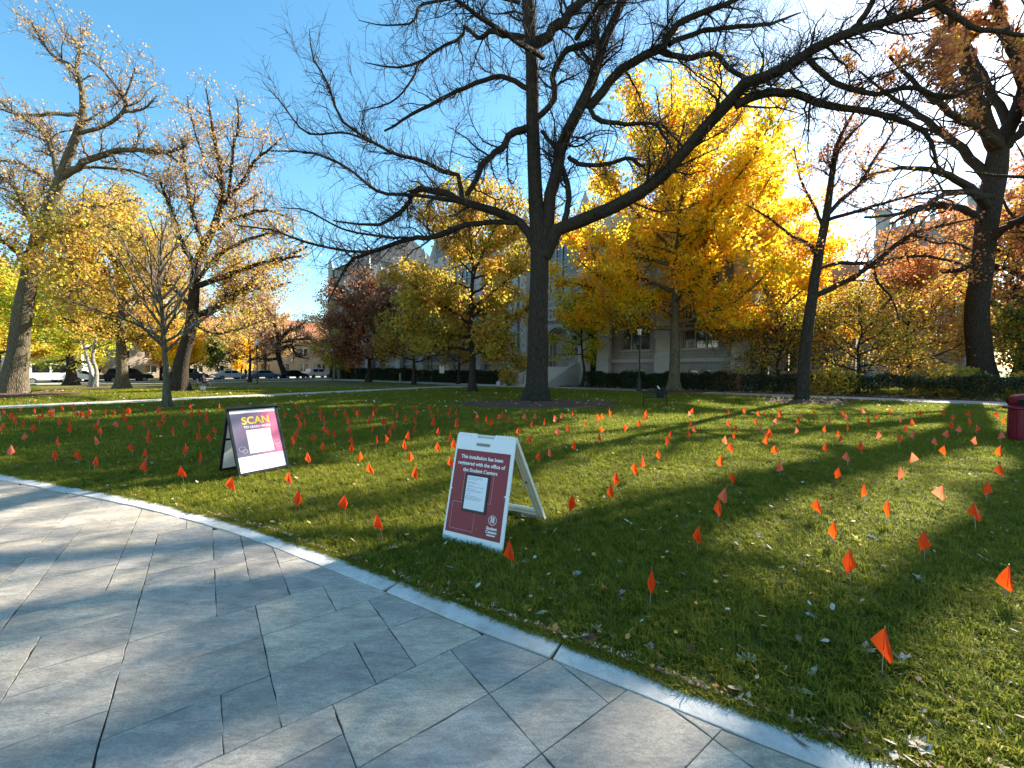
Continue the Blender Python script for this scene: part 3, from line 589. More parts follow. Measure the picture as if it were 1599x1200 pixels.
for x in (-13, -24):        # gabled dormers above the battlement
    g = MB(); g.prism([(x-2.2, HT), (x+2.2, HT), (x+2.2, HT+1.2), (x, HT+5), (x-2.2, HT+1.2)], .3, 4.0, 'y'); o = g.obj('gable', M['lime'], hall); g2 = MB(); g2.box((x-.8, .24, HT+.9), (x+.8, .3, HT+2.9)); g2.obj('window', M['glass'], hall)
# entrance block
en = MB(); hx0, hx1, pz = -5.35, -2.75, 1.8
wall_holes(en, -8.3, -1.1, 0, 8.2, [(-5.6, -2.5, 1.8, 6.0)], dep=2.2, y=-1.3); en.add([(-8.3,-1.3,0),(-8.3,.6,0),(-8.3,.6,8.2),(-8.3,-1.3,8.2),(-1.1,-1.3,0),(-1.1,.6,0),(-1.1,.6,8.2),(-1.1,-1.3,8.2)], [(3,2,1,0),(4,5,6,7),(3,7,6,2)])
en.obj('porch_wall', M['lime'], hall)
wall_up = MB(); wall_holes(wall_up, -8.3, -1.1, 8.2, HT+.4, [(-6.3, -3.1, 9.2, 14.4)], y=-.9); wall_up.add([(-8.3,-.9,8.2),(-8.3,1.5,8.2),(-8.3,1.5,HT+.4),(-8.3,-.9,HT+.4),(-1.1,-.9,8.2),(-1.1,1.5,8.2),(-1.1,1.5,HT+.4),(-1.1,-.9,HT+.4)], [(3,2,1,0),(4,5,6,7),(3,7,6,2)]); wall_up.obj('wall', M['lime'], hall)
window(hall, -6.3, -3.1, 9.2, 14.4, 4, y=-.5, transom=.5, arch=True)
for x in (-8.3, -1.1): 
    b = MB(); b.lathe([(.62, 0), (.62, 15.6), (.75, 15.7), (.75, 16.5), (.6, 16.6), (.05, 18.2)], 8, (x, -1.0, 0)); b.obj('turret', M['limetrim'], hall)
ar = MB()    # portal: three nested pointed mouldings
for k in range(3):
    a, b_ = -5.6+.16*k, -2.5-.16*k; pts = arch_pts(a, b_, 4.3, 5.85-.12*k, 8); inn = arch_pts(a+.13, b_-.13, 4.3, 5.7-.12*k, 8)
    ar.box((a, -1.25+.45*k, 1.8), (a+.14, -.9+.45*k, 4.3)); ar.box((b_-.14, -1.25+.45*k, 1.8), (b_, -.9+.45*k, 4.3))
    for i in range(len(pts)-1): ar.prism([pts[i], pts[i+1], inn[i+1], inn[i]], -1.25+.45*k, -.9+.45*k, 'y')
pts = arch_pts(-5.6, -2.5, 4.3, 5.85, 8); hh = len(pts)//2; ar.prism([(-5.6, 6.0)]+pts[:hh+1]+[(-4.05, 6.0)], -1.29, -1.0, 'y'); ar.prism([(-4.05, 6.0)]+pts[hh:]+[(-2.5, 6.0)], -1.29, -1.0, 'y')
ar.obj('portal_arch', M['limetrim'], hall)
for x0, x1 in ((-5.1, -4.07), (-4.03, -3.0)):
    d_ = MB(); d_.box((x0, .35, 1.8), (x1, .42, 4.3)); d_.box((x0+.12, .31, 3.1), (x1-.12, .35, 4.1)); d_.box((x0+.12, .31, 2.0), (x1-.12, .35, 2.9)); d_.obj('door', M['doorred'], hall)
tm = MB(); tm.box((-5.1, .3, 4.32), (-3.0, .45, 5.6)); tm.obj('transom_light', M['glass'], hall)
cr = MB(); cr.box((-8.4, -1.5, 6.35), (-1.0, -1.28, 6.6)); cr.box((-8.4, -1.45, 7.5), (-1.0, -1.29, 7.7))
for k in range(18): cr.box((-8.3+.41*k, -1.42, 6.6), (-8.3+.41*k+.16, -1.31, 7.5))
cr.obj('balustrade', M['limetrim'], hall)
pq = MB(); pq.box((-2.25, -1.36, 3.0), (-1.55, -1.3, 3.6)); pq.obj('plaque', M['iron'], hall)
ln = MB(); ln.box((-2.05, -1.62, 4.3), (-1.8, -1.36, 4.75)); ln.obj('wall_lantern', M['iron'], hall)
ln = MB(); ln.box((-6.75, -1.62, 4.0), (-6.45, -1.36, 4.5)); ln.obj('wall_lantern', M['iron'], hall)
st = MB(); nst = 11
for k in range(nst): st.box((-6.9, -6.2+.40*k, 0), (-1.9, -6.2+.40*k+.4, 1.8*(k+1)/nst-(.0)))
st.box((-6.9, -1.8, 0), (-1.9, .34, 1.8)); st.obj('steps', M['concrete'], hall)
for x in (-7.4, -1.88):
    c_ = MB(); c_.prism([(-6.5, 0), (-6.5, .35), (-2.0, 2.15), (-1.31, 2.15), (-1.31, 0)], x, x+.48, 'x'); c_.obj('cheek_wall', M['limetrim'], hall)
hr = MB(); hr.tube([(-4.4, -6.1, .16), (-4.4, -6.1, 1.05), (-4.4, -2.0, 2.75), (-4.4, -2.0, 1.9)], .03); hr.tube([(-4.4, -4.1, 1.1), (-4.4, -4.1, 1.9)], .025); hr.obj('handrail', M['black'], hall)
# gabled end block and archway at the far left
eb = MB(); holes = [(-48.4, -43.0, 0, 3.6)]+[(x, x+2.0, z, z+2.6) for x in (-41.4,) for z in (4.6, 8.6, 12.4)]+[(-47.6, -44.0, 5.5, 12)]
wall_holes(eb, -50.5, -38.5, 0, 18.5, holes, y=-1.6); eb.add([(-50.5,-1.6,0),(-50.5,14,0),(-50.5,14,18.5),(-50.5,-1.6,18.5),(-38.5,-1.6,0),(-38.5,14,0),(-38.5,14,18.5),(-38.5,-1.6,18.5)], [(3,2,1,0),(4,5,6,7)]); eb.obj('wall', M['lime'], hall)
for h in holes[1:]: window(hall, *h, lights=2 if h[1]-h[0] < 3 else 4, y=-1.28, arch=True)
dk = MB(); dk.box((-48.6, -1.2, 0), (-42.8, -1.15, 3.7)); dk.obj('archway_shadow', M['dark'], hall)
ap = arch_pts(-48.4, -43.0, 1.6, 3.5, 7); hh = len(ap)//2; a2 = MB(); a2.prism([(-48.4, 3.6)]+ap[:hh+1]+[(-45.7, 3.6)], -1.58, -1.25, 'y'); a2.prism([(-45.7, 3.6)]+ap[hh:]+[(-43.0, 3.6)], -1.58, -1.25, 'y'); a2.obj('archway', M['limetrim'], hall)
er_ = MB(); er_.add([(-50.7,-1.9,18.4),(-38.3,-1.9,18.4),(-38.3,6,23.2),(-50.7,6,23.2),(-38.3,14,18.4),(-50.7,14,18.4)], [(0,1,2,3),(3,2,4,5),(1,4,2),(0,3,5)]); er_.obj('roof', M['slate'], hall)
for x in (-50.3, -42.2, -38.4): b = MB(); b.box((x-.5, -2.3, 0), (x+.5, -1.6, 15)); b.lathe([(.5, 0), (.5, 4.2), (.05, 5.2)], 4, (x, -1.9, 15)); b.obj('buttress', M['limetrim'], hall)
# --- lower wing to the right of the hall
wing = empty('stone_wing', (8.35, 39.0, 0), 'lower pale stone wing set back behind the shrubs at the right end of the hall', 'building wing', rz=R(-41))
wg = MB(); hs = [(14+2.4*k, 15.4+2.4*k, z, z+1.9) for k in range(2) for z in (1.4, 5.6)]; wall_holes(wg, 12.7, 18.5, 0, 9.4, hs, y=7); wg.add([(18.5,7,0),(18.5,18,0),(18.5,18,9.4),(18.5,7,9.4),(12.7,18,9.4),(12.7,7,9.4)], [(0,1,2,3),(3,2,4,5)]); wg.obj('wall', M['lime'], wing)
for h in hs: window(wing, *h, lights=2, y=7.3, transom=0)
pb = MB(); pb.box((12.7, 6.85, 9.0), (18.6, 7.0, 9.8)); pb.obj('parapet', M['limetrim'], wing)
# --- square tower far right
tower = empty('bell_tower', (58, 62, 0), 'grey stone Gothic tower with corner turrets rising far behind the right hand trees', 'tower', rz=R(-41)); tower.location = (62, 62, 0); tower.scale = (.62, 1, 1)
tw = MB(); hs = [(-5.5+x, -4+x, z, z+6) for x in (0, 3.2, 6.4, 9.5) for z in (6, 14)]; wall_holes(tw, -8, 8, 0, 23, hs, y=0, dep=.6); tw.add([(-8,0,0),(-8,14,0),(-8,14,23),(-8,0,23),(8,0,0),(8,14,0),(8,14,23),(8,0,23)], [(3,2,1,0),(4,5,6,7),(3,7,6,2)]); tw.obj('wall', M['lime'], tower)
for h in hs: window(tower, *h, lights=1, y=.5, transom=.5, arch=True)
for x in (-8, 8):
    t_ = MB(); t_.lathe([(1.5, 0), (1.5, 21), (1.65, 21.1), (1.65, 22), (1.35, 22.1), (1.35, 25.2), (1.6, 25.4), (1.6, 26.4)], 8, (x, .3, 0)); 
    for k in range(8): a = k*math.pi/4; t_.box((x+1.45*math.cos(a)-.2, .3+1.45*math.sin(a)-.2, 26.4), (x+1.45*math.cos(a)+.2, .3+1.45*math.sin(a)+.2, 27.1))
    t_.obj('turret', M['limetrim'], tower)
bt = MB(); x = -6.4
while x < 6: bt.box((x, -.1, 22.6), (x+.9, .3, 24.4)); bt.box((x+.9, -.1, 22.6), (x+1.7, .3, 23.6)); x += 1.7
bt.obj('battlement', M['limetrim'], tower)
nv = MB(); nv.box((-22, 2, 0), (-8.01, 12, 14.5)); nv.obj('nave_wall', M['lime'], tower)
for x in (-20, -16.5, -13, -9.8):
    b = MB(); b.box((x-.4, 1, 0), (x+.4, 2, 14)); b.lathe([(.45, 0), (.45, 1.6), (.03, 4)], 4, (x, 1.5, 14)); b.obj('buttress', M['limetrim'], tower)
# --- buildings across the street on the left
def block(name, label, c, L, D, H, rz, wallm, roofm, storeys, cols, ridge=5):
    o = empty(name, c, label, 'building', rz=rz); w_ = MB(); hs = []
    sh = (H-.8)/storeys; cw = L/cols
    for i in range(cols):
        for j in range(storeys): x = -L/2+cw*(i+.5); hs.append((x-cw*.22, x+cw*.22, .9+sh*j, .9+sh*j+sh*.55))
    wall_holes(w_, -L/2, L/2, 0, H, hs, dep=.25); w_.add([(-L/2,0,0),(-L/2,D,0),(-L/2,D,H),(-L/2,0,H),(L/2,0,0),(L/2,D,0),(L/2,D,H),(L/2,0,H)], [(3,2,1,0),(4,5,6,7),(3,7,6,2),(1,5,4,0)]); w_.obj('wall', wallm, o)
    for h in hs:
        f = MB(); f.box((h[0], .1, h[2]), (h[1], .2, h[2]+.1)); f.box((h[0], .1, h[3]-.08), (h[1], .2, h[3])); f.box(((h[0]+h[1])/2-.05, .1, h[2]+.1), ((h[0]+h[1])/2+.05, .2, h[3]-.08)); wo = f.obj('window', M['white'], o); p_ = MB(); p_.box((h[0], .2, h[2]), (h[1], .24, h[3])); p_.obj('pane', M['glass'], wo)
    if ridge:
        r_ = MB(); r_.add([(-L/2-.5,-.7,H-.1),(L/2+.5,-.7,H-.1),(L/2-2,D/2,H+ridge),(-L/2+2,D/2,H+ridge),(L/2+.5,D+.7,H-.1),(-L/2-.5,D+.7,H-.1)], [(0,1,2,3),(3,2,4,5),(1,4,2),(0,3,5),(0,5,4,1)]); r_.obj('roof', roofm, o)
    return o
sa_ = R(60)
block('tile_roofed_hall', 'buff brick building with an orange tile roof across the street behind bare trees', (-60, 96, 0), 40, 16, 8.2, R(28), M['brickwarm'], M['tile'], 2, 10, 6)
block('brick_building', 'pale brick building with dark windows beyond the parked cars', (-64, 78, 0), 26, 14, 8.5, sa_, M['brickwarm'], M['tile'], 3, 7, 4)
block('white_house', 'bright white building seen between the big left tree and the green tree', (-63, 54, 0), 9, 8, 5.2, R(35), M['white'], M['slate'], 2, 5, 0)
block('stone_house', 'low grey stone house at the far end of the street left of the hall', (-38, 108, 0), 30, 14, 9, R(-30), M['lime'], M['slate'], 2, 8, 5)
block('rear_house', 'distant buff house glimpsed behind the hedge at the far right', (88, 48, 0), 22, 12, 9, R(-60), M['lime'], M['slate'], 3, 6, 4)
# ivy on the hall
def scatter_leaf(name, cen, size, mat, parent=None, loc=None, seed=0, droop=.3):
    return link(name, leaves_mesh(name, np.random.default_rng(seed), cen, size, [mat], droop), parent, loc)
r_ = np.random.default_rng(3); n = 2600; cc = np.column_stack([-.2+r_.normal(size=n)*.5, -.1-r_.random(n)*.5, 5*r_.random(n)]); o = scatter_leaf('ivy', cc, .16, M['hedge'], hall, seed=3); o['kind'] = 'stuff'

# ------------------------------------------------------------------ trees
def PX(lst):
    """limb points seen at (u, v) in the photograph, each at its own distance"""
    return [at(u, v, Y) for u, v, Y in lst]
def wr(px_, Y): return px_*Y/FPX/2
rng0 = np.random.default_rng(21)
# --- the big bare oak in the middle
def L(*a): return PX([q[:3] for q in a]), [wr(q[3], q[2]) for q in a]
tb = gr(838, 631)
trunk = ([tb, *PX([(839,560,18.7),(841,480,18.7),(842,420,18.7),(842,375,18.7),(836,300,18.6),(832,200,18.5),(831,100,18.4),(824,0,18.3),(818,-90,18.2),(812,-180,18.2),(806,-260,18.2)])], [wr(35,18.7), wr(31.5,18.7), wr(29,18.7), wr(28,18.7), wr(28,18.7), wr(22,18.7), wr(19,18.7), wr(19,18.7), wr(18,18.7), wr(13,18.7), wr(8,18.7), wr(2,18.7)])
limbs = [
 L((847,400,18.7,20),(855,350,18.5,20),(865,275,18.3,19),(885,215,18,18),(912,155,17.6,17),(930,108,17.3,15),(952,48,17,14),(978,-10,16.6,12),(1000,-90,16,9),(1010,-170,15.5,4)),
 L((850,402,18.6,22),(878,352,18.3,21),(935,338,17.8,20),(998,302,17.2,20),(1045,262,16.6,18),(1093,208,16,18),(1140,160,15.4,19),(1165,130,15,17),(1207,116,14.6,16),(1263,80,14,15),(1320,52,13.5,13),(1391,32,13,11),(1464,5,12.5,9),(1520,-30,12,6)),
 L((1462,6,12.5,8),(1518,42,12.3,7),(1560,50,12.1,6),(1610,56,12,5),(1680,50,12,3)),
 L((1148,165,15.3,13),(1200,147,15,12),(1237,145,14.9,11),(1283,163,14.8,10),(1340,172,14.7,9),(1400,186,14.6,8),(1450,215,14.5,6),(1466,270,14.5,3)),
 L((1262,92,14,8),(1300,126,14.2,8),(1360,148,14.4,7),(1420,136,14.5,7),(1480,153,14.6,6),(1515,138,14.7,5),(1585,112,14.8,3)),
 L((1330,48,13.5,10),(1350,25,13.2,9),(1368,-10,12.9,8),(1390,-70,12.5,5),(1400,-130,12,2)),
 L((918,170,17.7,14),(945,137,17.4,14),(985,100,17.2,13),(1028,78,17,12),(1045,58,16.9,11),(1080,26,16.8,9),(1150,0,16.4,7),(1210,-40,16,4)),
 L((1030,80,17,8),(1075,92,16.9,8),(1115,84,16.8,7),(1140,108,16.8,7),(1178,128,16.8,6),(1215,118,16.8,3)),
 L((1045,70,16.9,8),(1090,50,17.2,7),(1150,42,17.4,6),(1200,38,17.8,5),(1250,20,18,2)),
 L((836,386,18.7,14),(812,350,18.8,13),(783,334,18.9,13),(718,314,19.1,11),(690,300,19.2,10),(650,298,19.3,9),(638,318,19.4,7),(619,337,19.5,6),(590,352,19.6,5),(520,345,19.8,2)),
 L((715,314,19.1,8),(650,306,19,5),(593,301,18.8,5),(560,275,18.6,4),(520,250,18.4,4),(477,238,18.2,3),(420,236,18,1.5)),
 L((722,310,19.1,8),(715,275,19,7),(695,270,18.9,7),(655,250,18.7,6),(616,241,18.5,5),(571,215,18.3,4.5),(531,185,18,4),(512,128,17.8,3),(489,92,17.6,2.5),(483,46,17.5,1)),
 L((616,241,18.5,4),(580,222,18.2,4),(535,207,18,3),(480,208,17.7,3),(438,160,17.5,2),(410,128,17.3,1)),
 L((832,196,18.5,12),(800,212,18.2,11),(775,236,18,10),(752,262,17.8,10),(738,290,17.6,8),(728,305,17.5,6)),
 L((805,349,18.7,7),(770,346,18.9,8),(735,350,19,8),(700,362,19.2,9),(672,372,19.4,8),(642,372,19.6,7),(575,395,20,6),(550,406,20.2,5),(535,428,20.4,4),(512,472,20.6,2)),
 L((590,392,19.9,5),(550,393,20,4),(487,381,20.2,4),(425,360,20.4,3),(370,352,20.6,1.5)),
 L((640,372,19.6,4),(600,370,19,4),(540,360,18.5,3),(480,330,18,2.5),(440,325,17.6,1)),
 L((822,60,18.4,8),(790,55,18.6,8),(765,48,18.8,8),(750,62,19,6),(727,42,19.2,6),(721,58,19.3,5),(690,74,19.5,4),(656,96,19.6,4),(619,106,19.7,3),(570,98,19.8,1.5)),
 L((655,97,19.5,4),(640,130,19.4,3),(610,160,19.3,2.5),(560,175,19.2,1)),
 L((834,68,18.4,16),(868,46,18.1,15),(890,20,17.9,14),(920,-6,17.6,13),(955,-50,17.2,9),(985,-110,16.8,4)),
 L((834,188,18.5,9),(856,170,18.2,9),(866,148,18,9),(862,120,17.9,9),(872,98,17.8,9),(892,76,17.6,9),(924,66,17.4,9),(930,50,17.3,9),(936,22,17.2,9),(960,-6,17,8),(970,-60,16.7,4)),
 L((888,245,18.1,7),(905,257,18,7),(940,258,17.8,6),(982,248,17.6,6),(1006,262,17.5,3)),
 L((922,172,17.5,7),(934,187,17.4,8),(975,195,17.3,6),(1020,193,17.2,5),(1035,212,17.2,4),(1056,242,17.2,2)),
 L((880,352,18.3,10),(888,310,18.3,9),(878,262,18.4,8),(868,232,18.5,6),(845,205,18.6,5)),
 L((848,90,18,8),(800,60,16,7),(740,20,14,6),(680,-30,12,5),(640,-90,10.5,3)),
 L((900,60,17,8),(940,0,15,7),(1010,-60,13.5,6),(1100,-110,12.5,3)),
 L((826,140,18.4,8),(780,120,18.8,7),(720,140,19.2,6),(660,170,19.6,5),(600,205,20,3)),
 L((828,-10,18.3,10),(790,-60,18,8),(740,-110,17.6,6),(700,-170,17,3)),
 L((812,5,18.3,5),(750,-10,18,5),(700,0,17.8,4),(655,10,17.6,4),(645,35,17.5,3),(600,40,17.4,2),(560,32,17.3,1)),
]
tree('bare_oak_tree', 'huge bare dark oak with twisting limbs standing in a mulch bed mid lawn', 'tree', tb, trunk, limbs, M['bark'], M['twig'],
     [dict(n=430, tmin=.2, L=3.1, ang=.95, K=9, wander=.24, up=.035, rfac=.34, rmin=.013, rmax=.05, lenfall=.5),
      dict(n=4600, tmin=.12, L=1.5, ang=.85, K=7, wander=.22, up=.05, rfac=.5, rmin=.0085, rmax=.022, src=(0, 1)),
      dict(n=14500, tmin=.1, L=.92, ang=.75, K=6, wander=.27, up=.03, rfac=.6, rmin=.0058, rmax=.012, src=(1, 2))], seed=5, flare=.55, fh=.45, n_side=28)
# --- dark slender tree, right of centre
tb = gr(1252, 629); Y = tb.y
trunk = ([tb, *PX([(1256,570,Y),(1262,510,Y),(1270,450,Y),(1280,390,Y),(1290,340,Y),(1298,280,Y),(1306,230,Y),(1325,190,Y),(1350,150,Y)])], [wr(q, Y) for q in (18,16,15,14,12.5,11,8,6,4,2)])
limbs = [L((1272,462,Y,9),(1300,450,Y-.3,9),(1324,438,Y-.6,8),(1353,420,Y-.9,7),(1378,400,Y-1.1,7),(1408,376,Y-1.3,6),(1443,359,Y-1.5,5),(1484,350,Y-1.6,4),(1530,340,Y-1.7,2)),
 L((1276,420,Y,6),(1309,411,Y+.3,6),(1359,412,Y+.5,6),(1411,401,Y+.8,5),(1455,402,Y+1,4),(1499,412,Y+1.2,3),(1550,430,Y+1.3,2)),
 L((1362,412,Y+.5,5),(1370,440,Y+.3,4),(1392,465,Y,3),(1404,500,Y-.2,1.5)),
 L((1293,335,Y,7),(1315,312,Y+.3,6),(1345,285,Y+.7,5),(1372,240,Y+1,4),(1402,196,Y+1.3,2)),
 L((1300,275,Y,6),(1308,240,Y-.2,5),(1325,215,Y-.4,4),(1360,180,Y-.6,2)),
 L((1278,400,Y,7),(1262,380,Y-.5,5),(1235,368,Y-1,4),(1200,340,Y-1.4,3),(1165,320,Y-1.8,1.5)),
 L((1290,345,Y,6),(1340,330,Y-1,5),(1400,312,Y-2,4),(1450,300,Y-2.6,3),(1520,296,Y-3,1.5)),
 L((1287,360,Y,5),(1270,320,Y+.7,4),(1250,280,Y+1.4,3),(1240,230,Y+2,1.5)),
 L((1424,366,Y-1.4,4),(1460,380,Y-1.8,3),(1490,380,Y-2.1,3),(1540,400,Y-2.6,1.5))]
tree('slender_tree', 'slender dark tree with long low limbs reaching right and sparse rusty leaves', 'tree', tb, trunk, limbs, M['bark_dark'], M['twig'],
     [dict(n=90, tmin=.2, L=1.9, ang=.8, K=8, wander=.2, up=.02, rfac=.4, rmin=.01, rmax=.035), dict(n=700, tmin=.1, L=.9, ang=.8, K=6, wander=.2, up=.03, rfac=.5, rmin=.005, rmax=.014, src=(0, 1)), dict(n=2200, tmin=.1, L=.45, ang=.8, K=4, wander=.2, up=.03, rfac=.5, rmin=.0035, src=(1, 2))],
     leaf=dict(mat=M['oakrust'], n=4200, size=.10, spread=.10), seed=8, flare=.4, fh=.35)
def auto(name, label, base, H, trk, fork, crown, nl, bark, lv, leaf, seed, elev=(20, 70), cz=None, lean=(0, 0), group=None, cat='tree', twigm=None, wob=.14):
    rg = np.random.default_rng(seed); t, li = auto_limbs(rg, base, H, trk, fork, crown, nl, elev, wob, cz, lean)
    for l in (leaf if isinstance(leaf, list) else [leaf] if leaf else []): l.setdefault('spread', .2)
    return tree(name, label, cat, base, t, li, bark, twigm or M['twig'], lv, leaf, seed, group, gaps=int(name in ('shade_oak', 'edge_tree', 'background_tree')))
# --- golden maple
b = gr(1052, 612)
auto('golden_maple', 'brilliant golden yellow maple glowing in front of the hall right of the oak', b, 20.8, .38, 4.2, (9.7, 8.9), 36, M['bark_tan'],
     [dict(n=420, tmin=.15, L=3.1, ang=.75, K=7, wander=.14, up=.03, rfac=.45, rmin=.012), dict(n=2600, tmin=.2, L=1.25, ang=.8, K=5, wander=.18, up=.0, rfac=.5, rmin=.006, src=(0, 1))],
     dict(mat=M['maple'], n=88000, size=.19, spread=.3, frac=.7, zmin=4.2, where=lambda c, r: r.random(len(c)) > (c[:, 2]-13)/12), 31, elev=(-2, 70), cz=11.2, wob=.1)
# lower right skirt of the same colour is a second, smaller maple behind
auto('small_maple', 'smaller yellow orange maple tucked behind the golden maple to its right', Vector((18.8, 30.5, 0)), 14.5, .24, 2.2, (6.4, 6.4), 20, M['bark_tan'],
     [dict(n=120, tmin=.15, L=2.2, ang=.75, K=6, wander=.14, up=.03, rfac=.45, rmin=.012), dict(n=800, tmin=.2, L=1.1, ang=.8, K=5, wander=.18, rfac=.5, rmin=.006, src=(0, 1))],
     dict(mat=M['maple'], n=34000, size=.18, spread=.28, frac=.7, zmin=3.9), 32, elev=(5, 60), cz=8.0)
# --- olive and gold pin oak left of the oak
b = gr(737, 613)
auto('pin_oak', 'pin oak with drooping olive and gold leaves just left of the bare oak', b, 14.6, .26, 2.6, (6.4, 6.6), 28, M['bark_dark'],
     [dict(n=220, tmin=.15, L=2.0, ang=.7, K=6, wander=.14, up=-.03, rfac=.45, rmin=.01), dict(n=1500, tmin=.2, L=.95, ang=.8, K=5, wander=.18, up=-.03, rfac=.5, rmin=.006, src=(0, 1))],
     [dict(mat=M['gold'], n=30000, size=.19, spread=.28, where=lambda c, r: c[:, 2] > 6.2+r.normal(size=len(c))*1.4), dict(mat=M['olive'], n=30000, size=.19, spread=.28, where=lambda c, r: c[:, 2] < 7+r.normal(size=len(c))*1.4)], 33, elev=(-8, 62), cz=7.6)
b = gr(575, 597)
auto('copper_tree', 'copper brown leafed tree with a dark straight trunk before the archway block', b, 13.6, .30, 2.6, (6.0, 5.9), 22, M['bark_dark'],
     [dict(n=200, tmin=.15, L=2.6, ang=.75, K=6, wander=.14, up=.02, rfac=.45, rmin=.016), dict(n=1100, tmin=.2, L=1.3, ang=.8, K=5, wander=.18, rfac=.5, rmin=.01, src=(0, 1))],
     [dict(mat=M['brown'], n=26000, size=.26, spread=.35), dict(mat=M['reddish'], n=2500, size=.24, spread=.3)], 34, elev=(0, 60), cz=7.8)
# --- large rust oak at the right edge
tb = gr(1522, 602); tb = Vector((30.2, 26.2, 0)); Y = 26.2
trunk = ([tb, *PX([(1525,500,Y),(1532,430,Y),(1538,380,Y),(1545,320,Y),(1556,260,Y),(1562,225,Y),(1580,190,Y),(1600,140,Y),(1615,60,Y),(1630,-20,Y),(1645,-110,Y)])], [wr(q, Y) for q in (31,27,25,25,27,26,22,18,16,13,9,4)])
limbs = [L((1560,235,Y,22),(1535,180,Y-.6,18),(1512,110,Y-1.2,14),(1490,40,Y-2,11),(1470,-40,Y-2.6,7),(1455,-120,Y-3,3)),
 L((1548,330,Y,14),(1510,290,Y-1,11),(1470,270,Y-2,9),(1420,262,Y-3,6),(1370,270,Y-3.6,4),(1330,285,Y-4,2)),
 L((1545,350,Y,12),(1500,325,Y-.5,10),(1450,322,Y-1,8),(1400,335,Y-1.6,5),(1350,340,Y-2,3)),
 L((1535,400,Y,12),(1505,420,Y+.5,9),(1470,425,Y+1,7),(1430,440,Y+1.5,4),(1390,445,Y+1.8,2)),
 L((1552,290,Y,14),(1500,230,Y+1,11),(1440,185,Y+2,8),(1390,150,Y+3,5),(1340,110,Y+3.6,2)),
 L((1560,240,Y,14),(1600,200,Y-1,12),(1660,150,Y-2,9),(1720,100,Y-3,5)),
 L((1575,200,Y,12),(1540,130,Y+1.5,10),(1500,60,Y+3,8),(1440,0,Y+4,5),(1400,-40,Y+5,2)),
 L((1540,380,Y,12),(1580,350,Y-1.4,10),(1630,330,Y-2.6,8),(1700,310,Y-3.6,4)),
 L((1550,310,Y,10),(1490,300,Y-3,9),(1430,330,Y-6,6),(1390,350,Y-7.5,3)),
 L((1565,230,Y,12),(1510,190,Y-3.5,10),(1450,150,Y-6.5,7),(1390,90,Y-8.5,4)),
 L((1600,140,Y,12),(1570,50,Y-3,9),(1540,-40,Y-6,6),(1500,-120,Y-8,3)),
 L((1610,80,Y,12),(1680,0,Y,9),(1740,-80,Y,5))]
tree('rust_oak', 'massive dark oak with rust orange leaves behind the hedge at the right edge', 'tree', tb, trunk, limbs, M['bark_dark'], M['twig'],
     [dict(n=230, tmin=.15, L=4.0, ang=.8, K=8, wander=.18, up=.03, rfac=.36, rmin=.014, rmax=.07), dict(n=2600, tmin=.15, L=1.8, ang=.8, K=6, wander=.2, up=.02, rfac=.5, rmin=.009, rmax=.025, src=(0, 1)), dict(n=8500, tmin=.1, L=.8, ang=.8, K=4, wander=.2, up=.02, rfac=.5, rmin=.005, src=(1, 2))],
     leaf=dict(mat=M['oakrust'], n=60000, size=.16, spread=.2, frac=.7), seed=9, gaps=2, flare=.5, fh=.6, n_side=22)
auto('edge_tree', 'dark leaning tree with orange brown leaves right behind the maroon bin', Vector((36.5, 29.5, 0)), 19, .55, 4.5, (7, 7.5), 18, M['bark_dark'],
     [dict(n=160, tmin=.15, L=3.2, ang=.8, K=7, wander=.18, up=.03, rfac=.4, rmin=.014), dict(n=1000, tmin=.15, L=1.5, ang=.8, K=5, wander=.2, rfac=.5, rmin=.008, src=(0, 1))],
     [dict(mat=M['oakrust'], n=12000, size=.24, spread=.3), dict(mat=M['gold'], n=3000, size=.24, spread=.3)], 36, lean=(2.5, 0))
